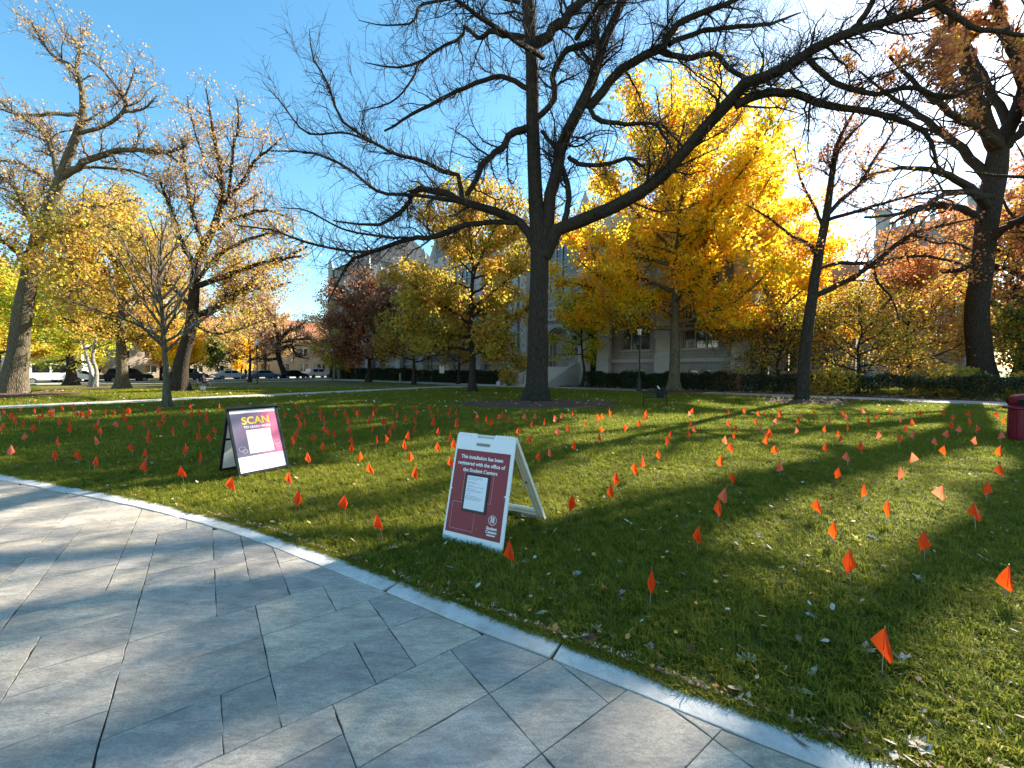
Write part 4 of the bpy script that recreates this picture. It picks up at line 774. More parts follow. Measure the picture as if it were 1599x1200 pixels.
# --- huge oak at the left edge
tb = gr(20, 616); Y = tb.y
trunk = ([tb, *PX([(27,560,Y),(34,500,Y),(44,440,Y),(58,380,Y),(78,320,Y),(92,288,Y),(108,240,Y),(122,205,Y),(130,165,Y),(120,110,Y),(85,90,Y),(62,60,Y),(50,35,Y)])], [wr(q, Y) for q in (32,25,22,20,18,15.5,13,11,10,8,6,4,3,1.5)])
limbs = [L((100,275,Y,10),(135,252,Y,9),(170,240,Y,8),(200,233,Y,7),(258,238,Y,5),(290,228,Y,3)),
 L((255,238,Y,4),(280,255,Y-.5,3),(300,290,Y-1,1.5)), L((105,262,Y,5),(150,262,Y+1,4),(210,268,Y+1.5,4),(260,290,Y+2,2)),
 L((128,208,Y,6),(155,200,Y-.4,5),(190,178,Y-.8,5),(195,155,Y-1,4),(165,115,Y-1.3,3),(145,98,Y-1.6,1.5)), L((192,176,Y-.8,4),(225,170,Y-1,3),(245,150,Y-1.2,1)), L((194,155,Y-1,3),(205,125,Y-1.2,2),(212,105,Y-1.4,1)),
 L((92,285,Y,8),(85,250,Y+.6,7),(75,222,Y+1,6),(60,200,Y+1.4,5),(20,175,Y+1.8,4),(-20,140,Y+2,2)), L((128,180,Y,6),(80,178,Y-1,5),(40,180,Y-2,4),(0,170,Y-3,3),(-30,150,Y-3.6,1.5)),
 L((88,300,Y,7),(70,280,Y+2,5),(30,255,Y+3,4),(-20,250,Y+4,2)), L((118,110,Y,4),(125,80,Y+.5,3),(105,50,Y+1,1.5)),
 L((60,375,Y,8),(85,370,Y-1.5,7),(130,350,Y-3,6),(185,360,Y-4,4),(230,380,Y-4.6,2)), L((48,425,Y,8),(20,390,Y-1,6),(-20,360,Y-2,4)), L((62,370,Y,8),(40,330,Y+1,7),(20,290,Y+2,6),(-10,270,Y+3,4)),
 L((75,330,Y,7),(110,330,Y+2,6),(160,322,Y+3.5,4),(220,310,Y+5,2)), L((70,345,Y,6),(100,380,Y-2,5),(120,430,Y-3,3),(130,470,Y-3.6,1.5))]
tree('left_oak', 'big old oak with flared grey trunk at the left edge, golden below, bare on top', 'tree', tb, trunk, limbs, M['bark_tan'], M['twig'],
     [dict(n=200, tmin=.2, L=2.9, ang=.85, K=8, wander=.22, up=.04, rfac=.36, rmin=.014, rmax=.06), dict(n=1600, tmin=.15, L=1.3, ang=.8, K=6, wander=.22, up=.04, rfac=.5, rmin=.008, rmax=.02, src=(0, 1)), dict(n=4500, tmin=.1, L=.6, ang=.8, K=4, wander=.2, rfac=.5, rmin=.005, src=(1, 2))],
     leaf=[dict(mat=M['tan'], n=10000, size=.12, spread=.12), dict(mat=M['gold'], n=34000, size=.16, spread=.45, where=lambda c, r: c[:, 2] < 10+r.normal(size=len(c))*1.6)], seed=12, flare=.35, fh=.7, n_side=26)
# --- big dark oak left of centre
tb = gr(280, 612); Y = tb.y
trunk = ([tb, *PX([(283,570,Y),(290,540,Y),(298,510,Y),(304,450,Y),(308,410,Y),(328,368,Y),(345,322,Y),(346,280,Y),(337,228,Y),(331,195,Y),(322,140,Y)])], [wr(q, Y) for q in (23,19,17,15.5,14,12,10,9,7,5,4,1.5)])
limbs = [L((345,322,Y,6),(356,310,Y,5),(379,283,Y,5),(396,253,Y,4),(420,234,Y,3),(440,215,Y,1)), L((356,306,Y,5),(365,228,Y-.5,4),(372,200,Y-.7,3),(371,155,Y-1,1.5)), L((328,365,Y,7),(355,348,Y+.6,6),(395,332,Y+1.2,5),(425,331,Y+1.6,3),(460,345,Y+2,1.5)),
 L((312,446,Y,9),(345,434,Y-.6,8),(373,424,Y-1.2,7),(420,408,Y-2,5),(470,400,Y-2.6,3)), L((303,497,Y,10),(339,480,Y+.6,10),(365,462,Y+1,9),(387,445,Y+1.4,8),(420,418,Y+1.8,6),(480,385,Y+2.4,3)), L((387,446,Y+1.4,5),(420,450,Y+2,4),(455,440,Y+2.6,2)),
 L((306,420,Y,8),(285,380,Y-1,7),(268,330,Y-2,5),(250,285,Y-2.6,3)), L((318,385,Y,7),(300,330,Y+1,6),(290,270,Y+2,4),(285,220,Y+2.6,2)), L((346,290,Y,4),(320,250,Y+.5,3),(300,190,Y+1,2),(292,150,Y+1.3,1)),
 L((300,480,Y,8),(262,440,Y+1,7),(235,400,Y+2,5),(200,380,Y+2.6,3)), L((306,440,Y,6),(340,400,Y-2.4,5),(400,370,Y-4,4),(450,362,Y-5,2)), L((298,500,Y,7),(330,520,Y-2,5),(370,515,Y-3.4,4),(410,500,Y-4.4,2)), L((347,310,Y,5),(372,320,Y+2.5,4),(410,300,Y+4,2))]
tree('spreading_oak', 'tall forked dark oak with thin tan leaves behind the slim young tree', 'tree', tb, trunk, limbs, M['bark_dark'], M['twig'],
     [dict(n=190, tmin=.2, L=3.0, ang=.85, K=8, wander=.22, up=.03, rfac=.36, rmin=.014, rmax=.05), dict(n=1500, tmin=.15, L=1.4, ang=.8, K=6, wander=.22, up=.03, rfac=.5, rmin=.008, rmax=.02, src=(0, 1)), dict(n=4500, tmin=.1, L=.65, ang=.8, K=4, wander=.2, rfac=.5, rmin=.005, src=(1, 2))],
     leaf=[dict(mat=M['tan'], n=16000, size=.13, spread=.2), dict(mat=M['gold'], n=12000, size=.15, spread=.4, where=lambda c, r: c[:, 2] < 10+r.normal(size=len(c))*2)], seed=13, flare=.5, fh=.5, n_side=20)
# --- slim young tree by the path
b = gr(260, 637)
auto('young_tree', 'slim young tree with a pale straight stem and upright bare whips beside the left path', b, 8.2, .13, 2.2, (2.6, 3.3), 26, M['bark_tan'],
     [dict(n=150, tmin=.15, L=1.1, ang=.45, K=6, wander=.09, up=.08, rfac=.5, rmin=.007), dict(n=420, tmin=.15, L=.6, ang=.55, K=4, wander=.1, up=.05, rfac=.5, rmin=.004, src=(0, 1))],
     dict(mat=M['reddish'], n=1500, size=.085, spread=.08, where=lambda c, r: c[:, 2] < 4.6+r.normal(size=len(c))*.8), 41, elev=(35, 75), cz=4.8, twigm=M['twig_pale'])
# --- the other trees of the left lawn and the ones along the street
LV = [dict(n=130, tmin=.15, L=2.6, ang=.8, K=6, wander=.16, up=.02, rfac=.45, rmin=.016), dict(n=800, tmin=.15, L=1.3, ang=.8, K=5, wander=.18, rfac=.5, rmin=.01, src=(0, 1))]
LS = [dict(n=60, tmin=.15, L=1.5, ang=.8, K=5, wander=.16, up=.02, rfac=.45, rmin=.02), dict(n=300, tmin=.15, L=.9, ang=.8, K=4, wander=.18, rfac=.5, rmin=.014, src=(0, 1))]
specs = [
 ('gold_tree', 'straight trunked golden brown tree between the left oak and the slim young tree', gr(192,608), 15.6, .40, 3.6, (6.5,6.6), 22, 'bark_tan', LV, [('gold',28000,.18,.35),('tan',7000,.15,.3)], 9.2, (5,65)),
 ('bush_tree', 'green leafed tree with a short dark trunk behind the twin pale stems', Vector((-43,40,0)), 10.5, .42, 2.2, (5.6,4.6), 16, 'bark_dark', LV, [('yellowgreen',14000,.22,.35)], 6.2, (0,55)),
 ('street_tree', 'yellow street tree glowing behind the big left oak', Vector((-55,44,0)), 13, .3, 3, (6.5,5.4), 14, 'bark_dark', LV, [('yellowgreen',9000,.28,.4),('gold',5000,.26,.4)], 7.5, (0,60)),
 ('street_tree', 'orange gold street tree left of the white building', Vector((-62,52,0)), 13, .3, 3, (7,5.6), 14, 'bark_dark', LS, [('gold',11000,.32,.5)], 7.2, (0,60)),
 ('street_tree', 'orange brown street tree behind the golden brown trunked tree', Vector((-47,55,0)), 9, .22, 2.0, (5.2,3.8), 12, 'bark_dark', LS, [('gold',8000,.28,.4),('oakrust',3000,.28,.4)], 5.0, (0,60)),
 ('street_tree', 'bright yellow rounded street tree just left of the slim young stem', Vector((-42,52,0)), 7.5, .2, 1.8, (3.8,3), 12, 'bark_dark', LS, [('maple',8000,.24,.4)], 4.4, (0,60)),
 ('round_tree', 'small dark green lollipop tree in front of the pale brick building', Vector((-45.0,63,0)), 6.6, .16, 1.6, (2.9,2.4), 10, 'bark_dark', LS, [('green',6000,.22,.3)], 4.2, (0,60)),
 ('yellow_tree', 'small vivid yellow tree right of the dark green lollipop tree', Vector((-45.5,69,0)), 7.8, .16, 1.8, (3.2,2.8), 10, 'bark_dark', LS, [('maple',6000,.24,.4)], 5.0, (0,60)),
 ('thin_tree', 'thin dark tree with few purple brown leaves rising before the orange tile roof', gr(390,597), 10.5, .17, 2.6, (4.2,4.4), 14, 'bark_dark', LV, [('reddish',2600,.18,.3),('tan',1800,.18,.3)], 6.2, (10,60)),
 ('street_tree', 'loose tan leafed tree before the far stone house', Vector((-31,70,0)), 13.5, .25, 3, (6.4,5.6), 14, 'bark_dark', LV, [('tan',7500,.24,.5)], 8, (0,65)),
 ('street_tree', 'reddish brown street tree beside the left corner of the hall', Vector((-30.5,76,0)), 9, .2, 2.2, (4.4,3.6), 12, 'bark_dark', LS, [('reddish',5000,.26,.4),('oakrust',3000,.26,.4)], 5.4, (0,60)),
 ('street_tree', 'olive leafed low tree near the parked white cars', Vector((-27.5,64,0)), 7.0, .16, 1.6, (3.6,3), 12, 'bark_dark', LS, [('yellowgreen',5000,.2,.3),('olive',3000,.2,.3)], 4.2, (0,60)),
 ('street_tree', 'tall tan leafed tree filling the gap above the orange roof', Vector((-48,80,0)), 17, .35, 4, (8,7), 16, 'bark_dark', LV, [('tan',13000,.28,.5)], 10, (0,65)),
 ('street_tree', 'tall thin leafed tree beyond the street behind the spreading oak', Vector((-60,76,0)), 18, .35, 4, (9,7.4), 16, 'bark_dark', LV, [('tan',9000,.3,.5),('gold',5000,.3,.5)], 10, (0,65)),
 ('street_tree', 'tall gold tree beyond the street at the far left edge', Vector((-78,62,0)), 18, .4, 4, (9.5,7.6), 16, 'bark_dark', LS, [('gold',12000,.36,.6),('green',3000,.36,.6)], 10, (0,65)),
 ('dark_tree', 'dim olive tree in the shade between the copper tree and the pin oak', gr(646,601), 9.0, .2, 2.2, (4.6,3.8), 16, 'bark_dark', LV, [('olive',9000,.2,.3)], 5.2, (0,60)),
 ('shade_tree', 'leafy dark tree growing against the hall left of the steps', Vector((-5.5,42.0,0)), 8.5, .16, 2, (3.4,3.6), 14, 'bark_dark', LS, [('olive',4500,.18,.3),('brown',2500,.18,.3)], 5, (10,60)),
 ('hall_tree', 'yellow green tree rising against the hall wall behind the golden maple', Vector((6.0,35.2,0)), 8.4, .14, 2.6, (3.4,3.2), 14, 'bark_dark', LS, [('yellowgreen',6500,.18,.25)], 5.6, (5,60)),
 ('garden_tree', 'small crooked tree with pale yellow leaves behind the hedge right of the slender tree', Vector((21.5,25.5,0)), 6.2, .14, 1.2, (3.4,2.8), 14, 'bark_dark', LV, [('gold',4000,.13,.25),('olive',3500,.13,.25)], 3.9, (0,55)),
 ('garden_tree', 'small airy tree with amber leaves behind the hedge before the far tower', Vector((28.5,29.5,0)), 8.2, .16, 1.4, (4.4,3.6), 14, 'bark_dark', LV, [('gold',7000,.16,.3),('oakrust',3000,.16,.3)], 5, (0,55)),
 ('garden_tree', 'olive brown twiggy tree behind the hedge left of the slender tree', Vector((18.4,28.2,0)), 5.6, .12, 1.0, (2.9,2.6), 14, 'bark_dark', LV, [('yellowgreen',4200,.13,.25),('brown',2600,.13,.25)], 3.4, (0,55)),
 ('garden_tree', 'dull green tree behind the hedge at the foot of the massive rust oak', Vector((33.5,25.0,0)), 5.5, .15, 1.2, (4,3), 14, 'bark_dark', LV, [('green',5000,.16,.3),('olive',4000,.16,.3)], 4, (0,55)),
 ('background_tree', 'hazy tan tree in front of the far tower', Vector((44,46,0)), 14, .3, 3, (6.5,5.5), 14, 'bark_dark', LS, [('tan',6500,.26,.5),('gold',3000,.26,.5)], 8, (0,60)),
 ('background_tree', 'gold leafed tree beyond the right hand garden beside the rear house', Vector((56,44,0)), 13, .3, 3, (7,5.5), 14, 'bark_dark', LS, [('gold',9000,.28,.5)], 7.4, (0,60)),
 ('background_tree', 'yellow tree peeping between the two dark trunks at the far right', Vector((50,36,0)), 9, .25, 2, (5.5,4.2), 14, 'bark_dark', LS, [('yellowgreen',8000,.24,.4)], 5, (0,60)),
 ('rust_tree', 'tall rust leafed tree standing beyond the garden left of the massive rust oak', Vector((47.5,37,0)), 22, .42, 4, (7.5,9.5), 22, 'bark_dark', LV, [('oakrust',22000,.24,.35),('tan',7000,.22,.35)], 12.5, (0,65)),
 ('rust_tree', 'tall rust leafed tree filling the sky between the massive rust oak and the frame edge', Vector((54,41,0)), 25, .45, 4, (9,10.5), 22, 'bark_dark', LV, [('oakrust',26000,.26,.4),('brown',7000,.24,.4)], 13.5, (0,65)),
 ('shade_oak', 'tall oak off to the right whose branches shade the paving', Vector((17.5,11.0,0)), 15, .36, 5, (5.5,5.4), 11, 'bark_dark', LS, [('oakrust',500,.12,.2)], 9.6, (10,65)),
]
for i, (nm, lab, b, H, tr_, fk, cr_, nl, bk, lv, lf, cz, el) in enumerate(specs):
    auto(nm, lab, b, H, tr_, fk, cr_, nl, M[bk], lv, [dict(mat=M[m], n=n, size=s, spread=sp) for m, n, s, sp in lf], 60+i, elev=el, cz=cz)
# twin pale stems
for (u, lab, ln) in ((143, 'left hand pale slim trunk of the pair on the left lawn', -.7), (148, 'right hand pale slim trunk of the pair on the left lawn', .1)):
    b = gr(u, 606); auto('birch_tree', lab, b, 8.5, .17, 3.2, (2.6,3), 9, M['bark_pale'], LS, [dict(mat=M['yellowgreen'], n=2200, size=.17, spread=.3)], 90+u, elev=(20,65), cz=5.8, lean=(ln*1.6, 0), group='pale twin trunks on the left lawn')
# gnarled ornamental tree on the far lawn
tb = gr(446, 592); Y = tb.y
trunk = ([tb, *PX([(442,578,Y),(437,565,Y),(434,550,Y),(436,535,Y)])], [wr(q, Y) for q in (9,8,7,7,6)])
limbs = [L((434,560,Y,5),(420,562,Y,4),(400,560,Y-1,3),(385,566,Y-2,1.5)), L((436,545,Y,5),(455,540,Y,4),(462,555,Y+1,3),(480,560,Y+1.5,1.5)), L((436,540,Y,5),(445,520,Y,4),(465,512,Y,3),(480,500,Y,1.5)), L((435,545,Y,5),(420,530,Y+1,4),(405,520,Y+1.5,3),(395,505,Y+2,1.5)), L((437,540,Y,4),(430,515,Y-1,3),(425,495,Y-2,2),(415,480,Y-2.4,1)), L((440,535,Y,4),(460,530,Y-1.5,3),(485,530,Y-2,2))]
tree('gnarled_tree', 'dark gnarled small tree with bent limbs on the far lawn near the white cars', 'tree', tb, trunk, limbs, M['bark_dark'], M['twig'], LV, [dict(mat=M['tan'], n=2500, size=.2, spread=.4)], seed=44, flare=.4)

# ------------------------------------------------------------------ hedges and shrubs
def hedge(name, label, a, b, wd, h, dens, seed, mat='hedge', zlow=.0, see=0, size=.075, group=None, cat='hedge'):
    r = np.random.default_rng(seed); a = np.array(a[:2]); b = np.array(b[:2]); Lh = np.linalg.norm(b-a); d = (b-a)/Lh; nn = np.array([-d[1], d[0]]); n = int(dens*Lh)
    s = r.random(n)*Lh; side = r.normal(size=n)*.33; side = np.clip(side, -.5, .5); z = h*(1-r.random(n)**2*(1-zlow)); z *= 1+.08*np.sin(s*1.9)+.06*np.sin(s*5.3+1)+.05*r.normal(size=n)
    w_ = wd*(.8+.25*np.sin(s*2.7+2)); P = a+d*s[:, None]+nn*(side*w_)[:, None]; c = np.column_stack([P, np.maximum(z, .03)])
    if see: c = c[(z > h*.5) | (np.sin(s*3.1)+np.sin(s*1.3) > r.normal(size=n)*.5+.3)]
    root = empty(name, (*a, 0), label, cat, group); off = np.array([*a, 0]); o = link('foliage', leaves_mesh('foliage', r, c-off, size, [M[mat]]), root); o['kind'] = 'stuff'
    m = int(Lh*2.2); st = np.column_stack([a+d*(np.arange(m)/2.2)[:, None]+nn*(r.normal(size=m)*.1)[:, None], np.zeros(m)])-off
    PP = np.repeat(st[:, None, :], 5, 1); dirs = r.normal(size=(m, 3))*[.25, .25, 0]+[0, 0, 1]; PP = PP+dirs[:, None, :]*np.linspace(0, h*.85, 5)[None, :, None]+r.normal(size=PP.shape)*[.04, .04, 0]*np.linspace(0, 1, 5)[None, :, None]
    P2, R2 = spawn(r, PP, np.full((m, 5), .02), m*6, .1, h*.6, .8, K=4, rfac=.6, rmin=.005); V, Q = merge([tubes(PP, np.full((m, 5), .018), 4), tubes(P2, R2, 3)])
    o = link('stems', mesh_np('stems', V, quads=Q, mats=[M['twig']]), root); o['kind'] = 'stuff'; return root
def HP(s, o=4.1): p = q0+d2*s+n2*o; return p
hedge('hedge', 'clipped dark yew hedge along the path from the steps to the golden maple', HP(.8), HP(12.5), 1.5, 1.18, 3300, 1, size=.08)
hedge('hedge', 'looser dark hedge with light showing through, from the maple trunk to the right edge', HP(12.8), HP(34), 1.4, 1.12, 1500, 2, see=1, size=.08, zlow=.1)
hedge('hedge', 'dark clipped hedge below the hall left of the steps', HP(-24), HP(-8.4), 1.6, 1.25, 2200, 3, size=.1)
hedge('hedge', 'far dark hedge beside the archway of the hall', HP(-46, 5), HP(-27, 5), 1.8, 1.5, 1200, 4, size=.14)
for i, (x, y, rx, h, mt, n, lab) in enumerate([(19.0, 24.4, 1.6, 1.5, 'olive', 3200, 'olive round shrub just behind the hedge left of the slender trunk'), (23.6, 22.6, 2.0, 1.7, 'olive', 3600, 'olive shrub behind the hedge right of the slender trunk'), (27.2, 20.2, 2.2, 1.5, 'olive', 3600, 'olive leafed low shrub behind the right stretch of hedge'), (33.2, 21.4, 2.6, 2.6, 'green', 4200, 'dark green shrub at the foot of the massive rust oak'), (15.2, 28.6, 1.3, 1.5, 'brown', 2000, 'thin brown shrub under the hall window beside the maple'), (39, 26, 3, 3.2, 'olive', 4000, 'tall olive shrub at the far right edge behind the hedge'), (-.3, 37.6, 1.0, 1.6, 'olive', 1500, 'dim shrub against the left cheek wall of the steps')]):
    r = np.random.default_rng(200+i); d = unit(r.normal(size=(n, 3)))*(r.random(n)**.45)[:, None]*[rx, rx, h*.55]+[0, 0, h*.55]; d = d[d[:, 2] > .05]
    root = empty('shrub', (x, y, 0), lab, 'shrub'); o = link('foliage', leaves_mesh('foliage', r, d, .12, [M[mt]]), root); o['kind'] = 'stuff'
    st = np.zeros((16, 6, 3)); dr = unit(r.normal(size=(16, 3))*[.6, .6, 0]+[0, 0, 1]); st += dr[:, None, :]*np.linspace(0, h*.9, 6)[None, :, None]; V, Q = tubes(st, np.full((16, 6), .018), 4); o = link('stems', mesh_np('stems', V, quads=Q, mats=[M['twig']]), root); o['kind'] = 'stuff'

# ------------------------------------------------------------------ the two sandwich boards
def frame_M(bl, d, s, z):
    X = Vector((d[0], d[1], 0)).normalized(); back = Vector((-X.y, X.x, 0)); Y = (back*s+Vector((0, 0, z))).normalized(); Z = X.cross(Y)
    m = Matrix((X, Y, Z)).transposed().to_4x4(); return Matrix.Translation(Vector(bl)) @ m, back, math.hypot(s, z)
def text_mesh(name, body, size, mat, M4, x, y, z, parent, align='CENTER', bold=.0, spacing=1., sx=1.):
    cu_ = bpy.data.curves.new(name, 'FONT'); cu_.body = body; cu_.size = size; cu_.align_x = align; cu_.align_y = 'CENTER'; cu_.offset = bold; cu_.extrude = .0004; cu_.space_character = spacing; cu_.resolution_u = 3
    o = bpy.data.objects.new('tmp', cu_); me = bpy.data.meshes.new_from_object(o); bpy.data.objects.remove(o); me.name = name; me.materials.clear(); me.materials.append(mat)
    me.transform(Matrix.Translation((x, y, z)) @ Matrix.Scale(sx, 4, (1, 0, 0))); me.transform(M4); return link(name, me, parent)
def solid(name, col, rough=.5): 
    t = NT(name); t.b.inputs['Specular IOR Level'].default_value = .3; return t.base(col, rough)
def plastic(name, col, rough):
    t = NT(name); co = t.coords(); a = t.noise(co, 3, 4); b = t.noise(co, 45, 4, .7); c = t.mix(t.ramp(a, [(.3,(0,0,0)),(.8,(1,1,1))]), col, tuple(x*.93 for x in col)); c = t.mix(t.ramp(b, [(.62,(0,0,0)),(.78,(.35,.35,.35))]), c, (.4,.38,.33)); t.bump(b, .12, .002); return t.base(c, rough)
M['signwhite'] = plastic('sign_plastic', (.80,.81,.82), .38); M['maroon'] = plastic('maroon_print', (.25,.028,.04), .42); M['textwhite'] = solid('print_white', (.85,.85,.85)); M['paper'] = plastic('paper', (.80,.81,.84), .6); M['inkgrey'] = solid('print_grey', (.30,.32,.38)); M['frameblack'] = solid('frame_black', (.012,.012,.013), .35); M['pinkline'] = solid('thin_line', (.62,.35,.34)); M['yellowtext'] = solid('print_yellow', (.85,.62,.06))
W1 = .634; M1, bk1, L1 = frame_M((-.641, 3.693, 0.0), (.871, -.491), .255, .95)
sign = empty('sandwich_board', (-.641, 3.693, 0), 'white plastic sandwich board with a maroon notice about the registered installation', 'sign')
M1 = Matrix.Translation(-Vector((-.641, 3.693, 0))) @ M1
def rounded(x0, y0, x1, y1, r, n=4):
    out = []
    for cx_, cy_, a0 in ((x1-r, y0+r, -90), (x1-r, y1-r, 0), (x0+r, y1-r, 90), (x0+r, y0+r, 180)):
        for k in range(n+1): a = R(a0+90*k/n); out.append((cx_+r*math.cos(a), cy_+r*math.sin(a)))
    return out
pl = []   # outline of the panel with the two raised hinge tabs
r0 = .03
for k in range(5): a = R(180+90*k/4); pl.append((r0+r0*math.cos(a), r0+r0*math.sin(a)))
for k in range(5): a = R(270+90*k/4); pl.append((W1-r0+r0*math.cos(a), r0+r0*math.sin(a)))
pl += [(W1, L1*.47-.015), (W1-.004, L1*.47), (W1, L1*.47+.015), (W1, L1-.02), (W1-.02, L1), (W1*.67, L1), (W1*.65, L1-.012), (W1*.645, L1-.036), (W1*.36, L1-.036), (W1*.355, L1-.012), (W1*.335, L1), (.02, L1), (0, L1-.02)]
mb = MB(); mb.prism(pl, -.022, 0, M=M1); mb.obj('front_panel', M['signwhite'], sign, bevel=.0035)
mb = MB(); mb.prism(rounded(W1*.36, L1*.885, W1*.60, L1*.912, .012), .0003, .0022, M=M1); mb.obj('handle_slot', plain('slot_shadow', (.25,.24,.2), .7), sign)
mb = MB()
for ux in (.06,.10,.14,.2,.25,.72,.78,.84,.9,.94): mb.prism(rounded(W1*ux-.004, L1*.972, W1*ux+.004, L1*.98, .003, 2), .0003, .0022, M=M1)
mb.obj('moulded_dimples', solid('dimple_grey', (.5,.5,.5)), sign)
pr = MB(); pr.prism([(.022, L1*.085), (W1-.03, L1*.085), (W1-.03, L1*.46), (W1-.05, L1*.47), (W1-.03, L1*.48), (W1-.03, L1*.84), (.022, L1*.84), (.022, L1*.48), (.036, L1*.47), (.022, L1*.46)], .0003, .0028, M=M1); poster = pr.obj('notice', M['maroon'], sign)
zt = .0034
for i, tx in enumerate(('This installation has been', 'registered with the office of', 'the Student Centers')): text_mesh('lettering', tx, .046, M['textwhite'], M1, W1*.49, L1*(.775-.06*i), zt, poster, bold=.0009, spacing=.98)
def outline(x0, y0, x1, y1, t, z): 
    m = MB(); m.box((x0, y0, z), (x1, y0+t, z+.0006), M=M1); m.box((x0, y1-t, z), (x1, y1, z+.0006), M=M1); m.box((x0, y0+t, z), (x0+t, y1-t, z+.0006), M=M1); m.box((x1-t, y0+t, z), (x1, y1-t, z+.0006), M=M1); return m
outline(W1*.235, L1*.385, W1*.735, L1*.645, .0028, zt).obj('outline_box', M['pinkline'], poster); outline(W1*.10, L1*.12, W1*.50, L1*.36, .0028, zt+.0008).obj('outline_box', M['pinkline'], poster)
mb = MB(); mb.box((W1*.265, L1*.285, .003), (W1*.675, L1*.63, .011), M=M1); fr = mb.obj('paper_frame', M['frameblack'], poster, bevel=.001)
mb = MB(); mb.box((W1*.30, L1*.31, .0112), (W1*.645, L1*.608, .0125), M=M1); mb.obj('paper', M['paper'], fr)
mb = MB(); rt = random.Random(3); v = .592
for grp in ((2, .9), (1, .6), (0, 0), (1, .45), (1, .7), (0, 0), (1, .4), (1, .95), (0, 0), (1, .5), (2, .9), (0, 0), (1, .3), (0, 0), (1, .6), (3, .95)):
    for k in range(max(grp[0], 1)):
        if grp[0]:
            x = .315; end = .315+.31*grp[1]*rt.uniform(.85, 1)
            while x < end: ww = rt.uniform(.012, .03); mb.box((W1*x, L1*v, .0127), (W1*min(x+ww, end), L1*v+.0042, .013), M=M1); x += ww+.006
        v -= .0105
mb.obj('small_print', M['inkgrey'], fr)
mb = MB(); cx_, cy_ = W1*.80, L1*.255; ro, ri = .041, .0375; n = 28
for k in range(n):
    a, b = 2*math.pi*k/n, 2*math.pi*(k+1)/n; mb.prism([(cx_+ri*math.cos(a), cy_+ri*math.sin(a)), (cx_+ro*math.cos(a), cy_+ro*math.sin(a)), (cx_+ro*math.cos(b), cy_+ro*math.sin(b)), (cx_+ri*math.cos(b), cy_+ri*math.sin(b))], zt, zt+.0006, M=M1)
for x, y0_, y1_, ww in ((-.014,-.024,.02,.007),(.014,-.024,.02,.007),(0,-.024,-.008,.004),(-.005,-.002,.02,.004),(.006,-.002,.02,.004)): mb.box((cx_+x-ww/2, cy_+y0_, zt), (cx_+x+ww/2, cy_+y1_, zt+.0006), M=M1)
mb.box((cx_-.018, cy_+.0205, zt), (cx_+.018, cy_+.026, zt+.0006), M=M1); mb.box((cx_-.018, cy_-.0075, zt+.0008), (cx_+.018, cy_-.003, zt+.0012), M=M1); mb.obj('emblem', M['textwhite'], poster)
for i, (tx, sz) in enumerate((('Student', .034), ('Centers', .034), ('UCHICAGO', .0165))): text_mesh('lettering', tx, sz, M['textwhite'], M1, W1*.80, L1*(.185-.03*i+(.002 if i == 2 else 0)), zt, poster, bold=.0011)
# rear leg frame
O1 = Vector((0, 0, 0)); X1 = Vector((.871, -.491, 0)); hz = .935; h_s = .275; r_s = .90
Yr = (bk1*(h_s-r_s)+Vector((0, 0, hz))).normalized(); Lr = math.hypot(r_s-h_s, hz); Zr = X1.cross(Yr); Mr = Matrix.Translation(bk1*r_s) @ Matrix((X1, Yr, Zr)).transposed().to_4x4()
mb = MB(); rw = .085
mb.box((0, .02, -.012), (rw, Lr, .012), M=Mr); mb.box((W1-rw, .02, -.012), (W1, Lr, .012), M=Mr); mb.box((rw, .02, -.0118), (W1-rw, .15, .0118), M=Mr); mb.box((rw, Lr-.10, -.0118), (W1-rw, Lr-.004, .0118), M=Mr)
M['cream'] = plastic('cream_plastic', (.74,.70,.58), .5); mb.obj('rear_frame', M['cream'], sign, bevel=.003)
mb = MB()
for x in (.0, .036, rw-.012, W1-rw, W1-.048, W1-.012): mb.box((x, .03, .0122), (x+.012, Lr-.02, .024), M=Mr)
for y in (.025, .075, .13): mb.box((rw+.001, y, .0122), (W1-rw-.001, y+.012, .022), M=Mr)
mb.obj('moulded_rib', M['cream'], sign, bevel=.002)
mb = MB(); mb.lathe([(.014, 0), (.014, .006)], 12); me = mb.mesh('grip_hole', M['frameblack']); me.transform(Mr @ Matrix.Translation((W1-.068, Lr*.50, .0123))); link('grip_hole', me, sign)
# --- black framed poster board
W2, L2_ = .715, 1.068; Bl2 = Vector((-3.815, 5.686, 0)); M2, bk2, L2_ = frame_M(Bl2, (.529, .849), .36, 1.005)
scan = empty('poster_board', tuple(Bl2), 'black framed sandwich board with a pink and grey scan to learn more poster', 'sign'); M2 = Matrix.Translation(-Bl2) @ M2
mb = MB(); t_ = .034
mb.box((0, 0, -.03), (t_, L2_, .004), M=M2); mb.box((W2-t_, 0, -.03), (W2, L2_, .004), M=M2); mb.box((t_, .05, -.0298), (W2-t_, .05+t_, .0038), M=M2); mb.box((t_, L2_-t_, -.0298), (W2-t_, L2_, .0038), M=M2); mb.obj('frame', M['frameblack'], scan, bevel=.002)
px0, px1, py0, py1 = t_+.001, W2-t_-.001, .05+t_+.001, L2_-t_-.001
def PU(u): return px0+(px1-px0)*u
def PV(v): return py0+(py1-py0)*v
mb = MB(); mb.box((px0, py0, -.02), (px1, py1, -.004), M=M2); post2 = mb.obj('poster', M['paper'], scan)
